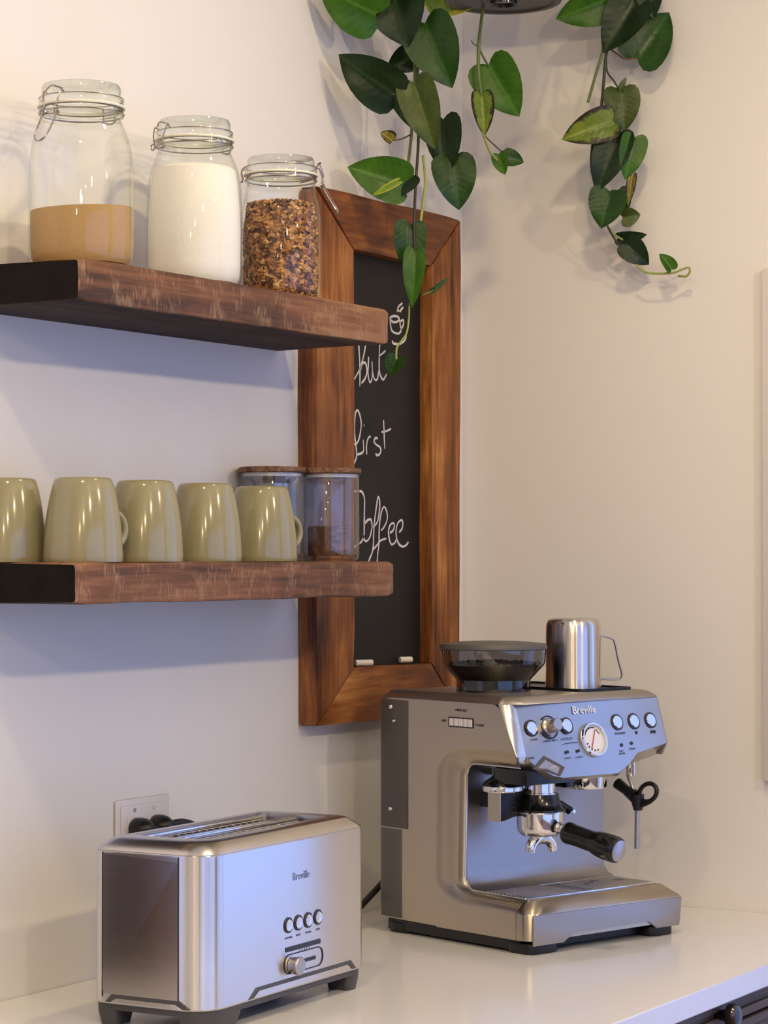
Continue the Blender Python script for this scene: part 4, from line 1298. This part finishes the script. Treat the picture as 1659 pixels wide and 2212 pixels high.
for (x, y, a, b_) in ((0.215, 0.092, 0.018, 0.007), (0.236, 0.100, 0.014, 0.007), (0.278, 0.088, 0.016, 0.010), (0.200, 0.080, 0.008, 0.006)):
    bm = bmesh.new(); box(bm, x - a / 2, x + a / 2, y - b_ / 2, y + b_ / 2, 0.0772, 0.0776); link('slot', bm, M['black_gloss'], gr, 0)

# controls on the panel
PN = Vector((0, -1, 0.30)).normalized()
PR = rotm(PN)
PX = R(90) - math.atan(0.30)
def on_panel(x, z, lift=0.0):
    return Vector((x, panel_y(z, x), z)) + PN * lift
for (x, z) in ((0.018, 0.3225), (0.084, 0.3235), (0.192, 0.3235), (0.229, 0.3232), (0.266, 0.3230)):
    c_ = on_panel(x + 0.0225, z)
    bm = bmesh.new(); lathe(bm, [(0.0098, 0.0), (0.0123, 0.0), (0.0125, 0.0012), (0.0100, 0.0012)], 36, c_, PR, closed=True); rg = link('button_ring', bm, M['ink'], em)
    bm = bmesh.new(); lathe(bm, [(0.0097, 0.0), (0.0099, 0.0022), (0.0088, 0.0030), (0, 0.0027)], 36, c_, PR); link('button', bm, M['chrome'], rg)
c_ = on_panel(0.0730, 0.3225)
bm = bmesh.new()
tube(bm, [c_ + PR @ Vector((0.0165 * math.cos(R(a)), 0.0165 * math.sin(R(a)), 0.0006)) for a in range(20, 140, 8)], 0.0012, 6)
tube(bm, [c_ + PR @ Vector((0.0165 * math.cos(R(a)), 0.0165 * math.sin(R(a)), 0.0006)) for a in range(200, 345, 8)], 0.0014, 6)
link('dial_marks', bm, M['ink'], em)
bm = bmesh.new(); lathe(bm, [(0.0135, 0), (0.0138, 0.003), (0.0115, 0.005), (0.0098, 0.005), (0.0094, 0.019), (0.0082, 0.0205), (0, 0.0205)], 36, c_, PR); link('dial_knob', bm, M['steel_soft'], em, 40)
# pressure gauge
c_ = on_panel(0.1560, 0.3005)
bm = bmesh.new(); lathe(bm, [(0.0225, -0.002), (0.0250, -0.001), (0.0262, 0.003), (0.0250, 0.0055), (0.0225, 0.0055), (0.0218, 0.003)], 56, c_, PR, closed=True); ga = link('pressure_gauge', bm, M['chrome'], em, 40)
bm = bmesh.new(); lathe(bm, [(0.0222, 0.0012), (0, 0.0012)], 48, c_, PR); link('gauge_face', bm, M['dial'], ga)
bm = bmesh.new()
def G(r, a, h=0.0017): return c_ + PR @ Vector((r * math.cos(R(a)), r * math.sin(R(a)), h))
tube(bm, [G(0.0185, a) for a in range(75, 160, 8)], 0.0010, 6)
for a in (200, 218, 240, 262, 285): tube(bm, [G(0.0150, a), G(0.0175, a)], 0.0011, 6, smooth=False)
tube(bm, [G(0.016, 30), G(0.0175, 60)], 0.0006, 6, smooth=False)
link('gauge_marks', bm, M['ink'], ga)
bm = bmesh.new(); tube(bm, [G(0.016, 68, 0.0024), G(0.0155, 236, 0.0024)], 0.0007, 6, smooth=False); link('needle', bm, M['ink_red'], ga)
# diamond-shaped grinder badge above the chute
def P2(x, z, l=0.0008): return on_panel(x, z, l)
bm = bmesh.new()
dia = [(0.016, 0.2655), (0.042, 0.2835), (0.076, 0.2655), (0.064, 0.2535), (0.040, 0.2620)]
dia2 = [(0.026, 0.2665), (0.043, 0.2775), (0.066, 0.2655), (0.060, 0.2570), (0.042, 0.2650)]
va = [bm.verts.new(P2(x + 0.010, z - 0.001, 0.0010)) for x, z in dia]; vb = [bm.verts.new(P2(x + 0.010, z - 0.001, 0.0010)) for x, z in dia2]
for i in range(5): bm.faces.new((va[i], va[(i + 1) % 5], vb[(i + 1) % 5], vb[i]))
link('badge_rim', bm, M['rear_grey'], em, 0)
bm = bmesh.new(); vb = [bm.verts.new(P2(x + 0.010, z - 0.001, 0.0012)) for x, z in dia2]; bm.faces.new(vb); link('badge_face', bm, M['steel'], em, 0)
# black hood under the panel over the grinder outlet
bm = bmesh.new()
prism(bm, [(0.024, 0.262), (0.042, 0.266), (0.060, 0.262), (0.085, 0.252), (0.125, 0.246), (0.125, 0.240), (0.024, 0.240)], 0.030, 0.100, axis=1, bev=0.002)
link('outlet_hood', bm, M['black_gloss'], em)
txt = []
tr_ = (PX, 0, 0)
lg = text('maker_lettering', 'Breville', 0.0165, M['print'], em, on_panel(0.150, 0.3395, 0.0006), tr_)
for (s_, x, z, sz) in (('POWER', 0.0335, 0.3045, 0.0048), ('GRIND AMOUNT', 0.066, 0.3020, 0.0048), ('FILTER SIZE', 0.094, 0.3035, 0.0044), ('PROGRAM', 0.207, 0.3055, 0.0048), ('\u25cf', 0.243, 0.3040, 0.007), ('\u25cf\u25cf', 0.280, 0.3035, 0.007),
                      ('SINGLE', 0.088, 0.2765, 0.0036), ('DOUBLE', 0.111, 0.2765, 0.0036), ('HOT\nWATER', 0.202, 0.2800, 0.0040), ('STEAM', 0.226, 0.2820, 0.0044), ('GRIND', 0.020, 0.2790, 0.0046)):
    txt.append(text('small_print', s_, sz, M['ink'], em, on_panel(x + 0.009, z, 0.0006), tr_))
join(txt, 'small_print')
bm = bmesh.new()
for (x, z) in ((0.088, 0.286), (0.111, 0.2865), (0.205, 0.290), (0.227, 0.2915)):
    q = on_panel(x + 0.009, z, 0.0006)
    lathe(bm, [(0.0026, 0), (0.0026, 0.0006), (0, 0.0006)], 14, q, PR)
tube(bm, [on_panel(0.093, 0.2975, 0.0004), on_panel(0.109, 0.299, 0.0004), on_panel(0.123, 0.2985, 0.0004)], 0.0005, 5, smooth=False)
link('indicator_light', bm, M['ink'], em)
# grind-size window on the side
bm = bmesh.new(); prism(bm, rrect(0.1175, 0.1715, 0.3195, 0.3345, 0.002, 3), -0.0008, 0.001, axis=0); sw = link('grind_selector', bm, M['ink'], em, 0)
bm = bmesh.new()
for k in range(5):
    box(bm, -0.0016, -0.0006, 0.1195 + k * 0.0101, 0.1285 + k * 0.0101, 0.3214, 0.3326, 0.0004, 1)
link('selector_wheel', bm, M['white'], sw, 0)
ts = []
sr = (R(90), 0, R(-90))
for (s_, y, z, sz) in (('GRIND SIZE', 0.1445, 0.3435, 0.0050), ('FINE', 0.1815, 0.3265, 0.0050), ('COARSE', 0.1050, 0.3235, 0.0050)):
    ts.append(text('side_print', s_, sz, M['ink'], em, (-0.0003, y, z), sr))
join(ts, 'side_print')

# tamper in its cradle left of the group
cx, cy = 0.042, 0.100
bm = bmesh.new()
lathe(bm, [(0.013, 0.268), (0.013, 0.252), (0.016, 0.248), (0.028, 0.239), (0.0295, 0.235), (0, 0.235)], 40, (cx, cy, 0)); ta = link('tamper', bm, M['black_gloss'], em, 40)
bm = bmesh.new()
for k in range(10):
    a = 2 * PI * k / 10
    q0 = Vector((cx + 0.0135 * math.cos(a), cy + 0.0135 * math.sin(a), 0.266)); q1 = Vector((cx + 0.0135 * math.cos(a), cy + 0.0135 * math.sin(a), 0.250))
    tube(bm, [q0, q1], 0.0014, 6, smooth=False)
link('tamper_rib', bm, M['chrome_dark'], ta)
bm = bmesh.new(); lathe(bm, [(0, 0.2348), (0.0300, 0.2348), (0.0305, 0.233), (0.0305, 0.228), (0.0295, 0.2265), (0, 0.2265)], 48, (cx, cy, 0)); link('tamper_ring', bm, M['chrome'], ta)
bm = bmesh.new()
prism(bm, [(0.0255, 0.226), (0.0255, 0.184), (0.034, 0.1845), (0.050, 0.190), (0.100, 0.190), (0.100, 0.226)], 0.086, 0.1125, axis=1, bev=0.001)
box(bm, 0.045, 0.085, 0.112, 0.151, 0.200, 0.225)
cr_ = link('cradle', bm, M['black'], em)
bm = bmesh.new(); prism(bm, [(0.0865, 0.2255), (0.112, 0.2255), (0.112, 0.1835), (0.0865, 0.1835)], 0.0235, 0.0254, axis=0); link('cradle_plate', bm, M['steel'], cr_, 0)
# group head, collar, portafilter
cx, cy = 0.095, 0.075
bm = bmesh.new(); lathe(bm, [(0.0230, 0.254), (0.0230, 0.224), (0.0250, 0.2235), (0.0250, 0.2215), (0, 0.2215)], 48, (cx, cy, 0)); link('group_neck', bm, M['chrome'], em, 40)
bm = bmesh.new(); lathe(bm, [(0, 0.2213), (0.0275, 0.2213), (0.0285, 0.217), (0.0305, 0.208), (0.0350, 0.201), (0.0385, 0.1995), (0.0385, 0.1965), (0, 0.1965)], 48, (cx, cy, 0))
link('group_collar', bm, M['black_gloss'], em, 40)
bm = bmesh.new(); tube(bm, [(cx + 0.030, cy - 0.010, 0.205), (cx + 0.040, cy - 0.014, 0.1985), (cx + 0.046, cy - 0.017, 0.194)], [0.006, 0.006, 0.0065], 10); link('collar_lug', bm, M['black_gloss'], em)
bm = bmesh.new(); lathe(bm, [(0.0035, 0.0), (0.003, 0.003), (0, 0.003)], 14, (cx + 0.044, cy - 0.0245, 0.194), Matrix.Rotation(R(90), 3, 'X')); link('screw', bm, M['chrome'], em)
pf = empty('portafilter', (0, 0, 0), 0, em)
bm = bmesh.new(); lathe(bm, [(0, 0.1963), (0.0370, 0.1963), (0.0375, 0.1945), (0.0345, 0.1935), (0.0345, 0.191), (0.0345, 0.172), (0.0330, 0.166), (0.0280, 0.1605), (0, 0.1585)], 56, (cx, cy, 0)); link('basket', bm, M['chrome'], pf, 40)
bm = bmesh.new()
lathe(bm, [(0.008, 0.160), (0.009, 0.152), (0, 0.150)], 20, (cx, cy, 0))
for s in (-1, 1):
    tube(bm, [(cx, cy, 0.156), (cx + s * 0.012, cy - 0.002, 0.1545), (cx + s * 0.021, cy - 0.003, 0.146), (cx + s * 0.0235, cy - 0.003, 0.136)], [0.0095, 0.0092, 0.0082, 0.0072], 12)
link('spout', bm, M['chrome'], pf, 60)
bm = bmesh.new(); tube(bm, [(cx + 0.004, cy - 0.022, 0.176), (cx + 0.007, cy - 0.036, 0.171), (cx + 0.008, cy - 0.046, 0.168)], [0.013, 0.008, 0.0095], 16); link('neck', bm, M['chrome'], pf, 60)
h0, h1 = Vector((cx + 0.008, cy - 0.044, 0.168)), Vector((cx + 0.018, cy - 0.142, 0.1480))
ax_ = (h1 - h0); Lh = ax_.length
bm = bmesh.new(); lathe(bm, [(0, 0), (0.0125, 0), (0.0155, 0.003), (0.0165, 0.008), (0.0155, 0.015), (0.0152, 0.030), (0.0155, 0.050), (0.0160, 0.056), (0.0180, 0.061), (0.0192, 0.072), (0.0195, 0.080), (0.0195, Lh - 0.006), (0.0182, Lh - 0.002), (0.0165, Lh - 0.001), (0, Lh - 0.001)], 40, h0, rotm(ax_)); link('handle', bm, M['black_gloss'], pf, 40)
bm = bmesh.new(); lathe(bm, [(0.0158, Lh - 0.001), (0.0158, Lh + 0.0006), (0.0145, Lh + 0.0012), (0, Lh + 0.0012)], 40, h0, rotm(ax_)); link('end_cap', bm, M['steel_soft'], pf, 40)
# hot water drum and outlets
bm = bmesh.new(); lathe(bm, [(0.0310, 0.252), (0.0310, 0.2245), (0.0290, 0.222), (0, 0.222)], 48, (0.205, 0.086, 0)); link('water_outlet', bm, M['chrome'], em, 40)
bm = bmesh.new(); box(bm, 0.150, 0.172, 0.075, 0.12, 0.226, 0.250, 0.002); link('outlet_block', bm, M['black_gloss'], em)
bm = bmesh.new(); lathe(bm, [(0.0075, 0.270), (0.0075, 0.240), (0.006, 0.2365), (0, 0.2365)], 20, (0.287, 0.070, 0)); link('steam_outlet', bm, M['chrome'], em, 40)
# steam wand with black loop grip
MLOC = Matrix.Translation(em.location) @ Matrix.Rotation(-0.307, 4, 'Z')
MI = MLOC.inverted()
def mloc(px, py, X):
    C_ = MI @ CAM
    p1 = MI @ at(px, py, 1, -0.4)
    d_ = p1 - C_
    return C_ + d_ * ((X - C_.x) / d_.x)
XW = 0.292
wn_ = empty('steam_wand', (0, 0, 0), 0, em)
bm = bmesh.new(); tube(bm, [mloc(1377, 1740, XW), mloc(1376, 1833, XW)], 0.0042, 12, smooth=False); tube(bm, [mloc(1355, 1672, XW), mloc(1366, 1700, XW), mloc(1374, 1722, XW)], 0.0024, 8); link('wand_tube', bm, M['steel_soft'], wn_, 60)
bm = bmesh.new()
tube(bm, [mloc(1334, 1692, XW), mloc(1352, 1706, XW), mloc(1374, 1722, XW)], [0.0092, 0.0078, 0.0110], 12)
tube(bm, [mloc(1377, 1716, XW), mloc(1378, 1736, XW), mloc(1378, 1750, XW)], [0.0105, 0.0095, 0.0068], 12)
cc = mloc(1400, 1712, XW)
mid = mloc(1380, 1722, XW)
uu = (cc - mid).normalized()
vv = Vector((0, 0, 1)); vv = (vv - uu * vv.dot(uu)).normalized()
tube(bm, [cc + uu * 0.0185 * math.cos(a) + vv * 0.0130 * math.sin(a) for a in [2 * PI * i / 24 for i in range(24)]], 0.0036, 8, smooth=False, closed=True)
tube(bm, [mloc(1380, 1740, XW), cc - vv * 0.0135 - uu * 0.004, cc - vv * 0.0125 + uu * 0.008], [0.0050, 0.0040, 0.0030], 8)
link('loop_grip', bm, M['black'], wn_, 60)
# power cord behind
bm = bmesh.new()
w0 = MI @ at(822, 1912, 1, -0.10); w1 = MI @ at(792, 1944, 1, -0.10)
cord = [Vector((0.03, 0.3245, 0.06)), w0 + (w0 - w1) * 0.6, w0, w1, w1 + (w1 - w0) * 0.9]
cord[-1].z = max(cord[-1].z, 0.004)
tube(bm, cord, 0.0052, 10); link('power_cord', bm, M['black'], em, 60)

# bean hopper on the deck
hp = empty('bean_hopper', (0.106, 0.185, 0.3655), 0, em)
bm = bmesh.new(); lathe(bm, [(0.0565, 0.0), (0.0565, 0.020), (0.0600, 0.024), (0.0765, 0.042), (0.0785, 0.046), (0.0800, 0.066)], 64); link('hopper_bowl', bm, M['smoke'], hp, 40)
bm = bmesh.new(); lathe(bm, [(0, 0.066), (0.079, 0.066), (0.0815, 0.067), (0.0818, 0.0705), (0.079, 0.0745), (0.060, 0.0765), (0.045, 0.0775), (0, 0.0775)], 64); link('hopper_lid', bm, M['lid_grey'], hp, 40)
bm = bmesh.new(); lathe(bm, [(0, 0.002), (0.040, 0.002), (0.052, 0.022), (0.066, 0.038), (0.0690, 0.041), (0.05, 0.045), (0, 0.047)], 48)
random.seed(5)
for i in range(260):
    a = random.uniform(0, 2 * PI); q = math.sqrt(random.random()) * 0.066
    c0 = Vector((q * math.cos(a), q * math.sin(a), 0.0445 - q * 0.05 + random.uniform(0, 0.004)))
    rot = Matrix.Rotation(random.uniform(0, 3), 3, 'Z')
    vs = [bm.verts.new(c0 + rot @ Vector((v.x * 0.0052, v.y * 0.0036, v.z * 0.0030))) for v in PV]
    for f in PF: bm.faces.new([vs[j] for j in f])
link('coffee_beans', bm, M['beans'], hp, 60)['kind'] = 'stuff'
bm = bmesh.new()
for k in range(6):
    a = R(60 * k + 14)
    box(bm, -0.002, 0.002, -0.004, 0.004, 0.001, 0.021)
    vs = list(bm.verts)[-8:]
    for v in vs: v.co = Matrix.Rotation(a, 3, 'Z') @ (v.co + Vector((0.050, 0, 0)))
link('hopper_lock', bm, M['black'], hp, 0)

# milk jug upside down on the warming tray
jp = MLOC @ Vector((0.252, 0.158, 0.3692))
jg = empty('milk_jug', jp, -0.307)
tag(jg, 'brushed steel milk jug standing upside down on the espresso machine', 'jug')
bm = bmesh.new()
lathe(bm, [(0.0410, 0.0), (0.0442, 0.0), (0.0440, 0.003), (0.0434, 0.02), (0.0432, 0.083), (0.0428, 0.096), (0.0410, 0.103), (0.037, 0.1065), (0.031, 0.1075), (0, 0.1075)], 64)
link('jug_body', bm, M['jug'], jg, 50)
bm = bmesh.new()
a0 = math.atan2(RGT.y, RGT.x) + 0.307 + R(10)
def J(u, w, v=0): return (math.cos(a0) * u - math.sin(a0) * v, math.sin(a0) * u + math.cos(a0) * v, w)
tube(bm, [J(0.041, 0.078), J(0.048, 0.0785), J(0.061, 0.075), J(0.066, 0.069), J(0.072, 0.041), J(0.0775, 0.021), J(0.076, 0.014), J(0.068, 0.0115), J(0.042, 0.0125)], 0.0042, 10, k=5, flat=J(1, 0.0))
link('handle', bm, M['steel_soft'], jg, 60)

# ------------------------------------------------------------------ toaster
to = empty('toaster', (-1.287, -0.363, CT), 0.029)
tag(to, 'brushed steel long-slot toaster with four round buttons on the worktop below the shelves', 'toaster')
TW, TD = 0.386, 0.170
OUT = rrect(0, TW, 0, TD, [0.040, 0.020, 0.020, 0.018], 10)
def tring(bm, inset, z, src=None):
    cx_, cy_ = TW / 2, TD / 2
    return [bm.verts.new((x + (inset if x < cx_ else -inset) * min(1, abs(x - cx_) / (cx_ - 0.05)) , y + (inset if y < cy_ else -inset) * min(1, abs(y - cy_) / (cy_ - 0.045)), z)) for x, y in OUT]
def strips(bm, rings, mi=0):
    for a_, b_ in zip(rings, rings[1:]):
        for i in range(len(a_)):
            j = (i + 1) % len(a_)
            bm.faces.new((a_[i], a_[j], b_[j], b_[i])).material_index = mi
bm = bmesh.new()
strips(bm, [tring(bm, 0.0012, 0.028), tring(bm, 0.0, 0.030), tring(bm, 0.0, 0.2125), tring(bm, 0.0010, 0.2137)])
link('steel_body', bm, M['steel_t'], to, 28)
bm = bmesh.new()
ri_ = [tring(bm, 0.0015, 0.2130), tring(bm, 0.0006, 0.2145), tring(bm, 0.0030, 0.2180), tring(bm, 0.0130, 0.2265), tring(bm, 0.0180, 0.2285), tring(bm, 0.0260, 0.2290)]
strips(bm, ri_)
# opening in the lid
op = rrect(0.046, TW - 0.040, 0.036, TD - 0.030, 0.010, 10)
vo = [bm.verts.new((x, y, 0.2288)) for x, y in op]
vd = [bm.verts.new((x, y, 0.2190)) for x, y in op]
strips(bm, [ri_[-1], vo, vd])
link('lid', bm, steel('lid_steel', col=(0.66, 0.62, 0.58), rough=0.24, aniso=0.3), to, 40)
bm = bmesh.new(); prism(bm, [(x, y) for x, y in op], 0.205, 0.2192); link('slot_deck', bm, M['black'], to, 0)
for (y0_, y1_) in ((0.044, 0.076), (0.096, 0.128)):
    pass
for yy in (0.040, 0.082, 0.090, 0.134):
    bm = bmesh.new(); box(bm, 0.052, TW - 0.050, yy - 0.0016, yy + 0.0016, 0.2192, 0.2262, 0.0008); link('slot_rail', bm, M['chrome'], to)
for (ya, yb) in ((0.048, 0.074), (0.098, 0.126)):
    bm = bmesh.new()
    tube(bm, [(0.056, ya, 0.2215), (TW - 0.056, ya, 0.2215)], 0.0009, 6, smooth=False)
    tube(bm, [(0.056, yb, 0.2215), (TW - 0.056, yb, 0.2215)], 0.0009, 6, smooth=False)
    for k in range(18):
        x = 0.060 + k * (TW - 0.116) / 17
        tube(bm, [(x, ya, 0.2215), (x, ya + 0.004, 0.2196)], 0.0008, 5, smooth=False)
        tube(bm, [(x, yb, 0.2215), (x, yb - 0.004, 0.2196)], 0.0008, 5, smooth=False)
    link('bread_guide', bm, M['chrome'], to)
# inset end panel
bm = bmesh.new()
ep = [(0.040, 0.040), (0.150, 0.040), (0.1515, 0.045), (0.1515, 0.2105), (0.0415, 0.2105), (0.040, 0.205)]
bm.faces.new([bm.verts.new((-0.0006 - 0.0, y, z)) for y, z in ep])
link('end_panel', bm, steel('end_panel_steel', col=(0.58, 0.55, 0.54), rough=0.20, aniso=0.7), to, 0)
bm = bmesh.new(); tube(bm, [(-0.0004, 0.0405, 0.036), (-0.0004, 0.0405, 0.212)], 0.0007, 6, smooth=False); tube(bm, [(-0.0004, 0.1520, 0.036), (-0.0004, 0.1520, 0.212)], 0.0007, 6, smooth=False); link('panel_seam', bm, M['black'], to)['kind'] = 'stuff'
# base with arches between the feet
bm = bmesh.new()
bo = rrect(0.004, TW - 0.004, 0.004, TD - 0.004, [0.038, 0.018, 0.018, 0.016], 8)
prism(bm, bo, 0.020, 0.0295); link('base_plate', bm, M['foot_grey'], to, 30)
def skirt(name, pts, lo, hi, axis):
    bm = bmesh.new(); prism(bm, pts, lo, hi, axis=axis, bev=0.0008); link(name, bm, M['foot_grey'], to, 30)
skirt('arch_trim', [(0.092, 0.030), (0.104, 0.030), (0.116, 0.0385), (0.336, 0.0385), (0.346, 0.030), (0.356, 0.030), (0.342, 0.0425), (0.110, 0.0425)], -0.0010, 0.003, 1)
skirt('arch_trim', [(0.024, 0.030), (0.034, 0.030), (0.044, 0.0360), (0.132, 0.0360), (0.140, 0.030), (0.148, 0.030), (0.138, 0.040), (0.038, 0.040)], -0.0012, 0.003, 0)
for (x0, x1, y0_, y1_, rs) in ((0.003, 0.096, 0.003, 0.046, [0.040, 0.02, 0.006, 0.004]), (0.346, TW - 0.004, 0.003, 0.044, [0.010, 0.018, 0.006, 0.004]), (0.003, 0.050, 0.134, TD - 0.003, 0.012), (0.340, TW - 0.004, 0.128, TD - 0.003, 0.012)):
    bm = bmesh.new()
    o_ = rrect(x0, x1, y0_, y1_, rs, 6)
    cxx, cyy = (x0 + x1) / 2, (y0_ + y1_) / 2
    a_ = [bm.verts.new((x, y, 0.030)) for x, y in o_]
    b_ = [bm.verts.new((cxx + (x - cxx) * 0.96, cyy + (y - cyy) * 0.96, 0.016)) for x, y in o_]
    c_ = [bm.verts.new((cxx + (x - cxx) * 0.78, cyy + (y - cyy) * 0.78, 0.0)) for x, y in o_]
    strips(bm, [a_, b_, c_]); bm.faces.new(c_); bm.faces.new(a_)
    link('foot', bm, M['foot_grey'], to, 50)
# buttons, slider
FRm = rotm((0, -1, 0))
for i, (x, z) in enumerate(((0.1855, 0.1090), (0.2095, 0.1090), (0.2335, 0.1092), (0.2580, 0.1098))):
    bm = bmesh.new(); lathe(bm, [(0.0076, 0), (0.0098, 0), (0.0100, 0.0012), (0.0078, 0.0012)], 32, (x, 0, z), FRm, closed=True); rg = link('button_ring', bm, M['ink'], to)
    bm = bmesh.new(); lathe(bm, [(0.0075, 0), (0.0076, 0.0022), (0.0066, 0.0030), (0, 0.0028)], 32, (x, 0, z), FRm); link('button', bm, M['chrome'], rg)
bm = bmesh.new(); prism(bm, rrect(0.179, 0.264, 0.0755, 0.0815, 0.001, 2), -0.0008, 0.001, axis=1); link('display_window', bm, M['ink'], to, 0)
bm = bmesh.new()
rp = rrect(0.176, 0.270, 0.0475, 0.0715, 0.0118, 8)
tube(bm, [(x, -0.0006, z) for x, z in rp], 0.0007, 6, smooth=False, closed=True)
tr2 = link('slider_track', bm, M['ink'], to)
bm = bmesh.new(); prism(bm, rrect(0.200, 0.252, 0.0570, 0.0615, 0.001, 2), -0.0008, 0.001, axis=1); link('slider_slot', bm, M['ink'], tr2, 0)
bm = bmesh.new(); lathe(bm, [(0.0105, 0), (0.0110, 0.008), (0.0118, 0.009), (0.0118, 0.0125), (0.0105, 0.0140), (0, 0.0135)], 36, (0.1935, -0.0005, 0.0575), FRm); link('slider_knob', bm, M['steel_soft'], tr2, 40)
lt = text('maker_lettering', 'Breville', 0.0140, M['chrome_dark'], to, (0.217, -0.0004, 0.1635), (R(90), 0, 0))
tt = []
for (s_, x, z, sz) in (('A BIT MORE', 0.1865, 0.0920, 0.0034), ('BAGEL', 0.2100, 0.0925, 0.0036), ('FROZEN', 0.2340, 0.0925, 0.0036), ('STOP', 0.2580, 0.0930, 0.0036), ('1    2    3    4    5', 0.2250, 0.0725, 0.0038)):
    tt.append(text('small_print', s_, sz, M['ink'], to, (x, -0.0004, z), (R(90), 0, 0)))
join(tt, 'small_print')
# small black knob of the crumb tray seen past the left end
TL = Matrix.Translation(to.location) @ Matrix.Rotation(0.029, 4, 'Z')
bm = bmesh.new(); box(bm, 0.02, 0.05, TD, TD + 0.006, 0.066, 0.082, 0.002); link('cord_stub', bm, M['black'], to)

# ------------------------------------------------------------------ wall outlet with two plugs
oc = at(305, 1790, 1, -0.001)
ot = empty('wall_outlet', (oc.x, -0.0005, 1.078))
tag(ot, 'white double wall outlet plate on the back wall behind the toaster', 'outlet')
bm = bmesh.new(); box(bm, -0.062, 0.062, -0.0045, 0, -0.059, 0.059, 0.003); link('cover_plate', bm, M['white'], ot)
bm = bmesh.new(); box(bm, -0.053, 0.053, -0.0060, -0.0045, -0.050, 0.050, 0.001); link('inner_plate', bm, M['white'], ot)
for x in (-0.023, 0.023):
    bm = bmesh.new(); box(bm, x - 0.0165, x + 0.0165, -0.0072, -0.006, -0.034, 0.034, 0.0008); link('socket', bm, M['white'], ot)
    for z in (-0.043, 0.043):
        bm = bmesh.new(); lathe(bm, [(0.0032, 0), (0.0030, 0.0012), (0, 0.0012)], 14, (x, -0.006, z), FRm); link('screw', bm, M['chrome'], ot)
def plug(x, label, target):
    t = empty('power_plug', (oc.x + x, -0.0079, 1.078 + 0.018))
    tag(t, label, 'plug')
    bm = bmesh.new()
    lathe(bm, [(0, 0), (0.0150, 0), (0.0175, 0.002), (0.0180, 0.010), (0.0165, 0.018), (0.0110, 0.026), (0.0060, 0.030), (0, 0.031)], 24, (0, 0, 0), FRm)
    for v in bm.verts: v.co.z *= 0.85
    link('plug_body', bm, M['black'], t, 50)
    bm = bmesh.new()
    tube(bm, [Vector((0.004, -0.020, 0.002))] + [Vector(q) for q in target], 0.0048, 8)
    link('cord', bm, M['black'], t, 60)
plug(-0.023, 'left black power plug in the wall outlet behind the toaster', [(0.022, -0.034, -0.008), (0.040, -0.040, -0.040), (0.050, -0.050, -0.12), (0.06, -0.050, -0.190)])
plug(0.023, 'right black power plug in the wall outlet, its cord running right', [(0.030, -0.026, 0.003), (0.060, -0.030, -0.006), (0.110, -0.040, -0.030), (0.150, -0.045, -0.090), (0.18, -0.045, -0.190)])
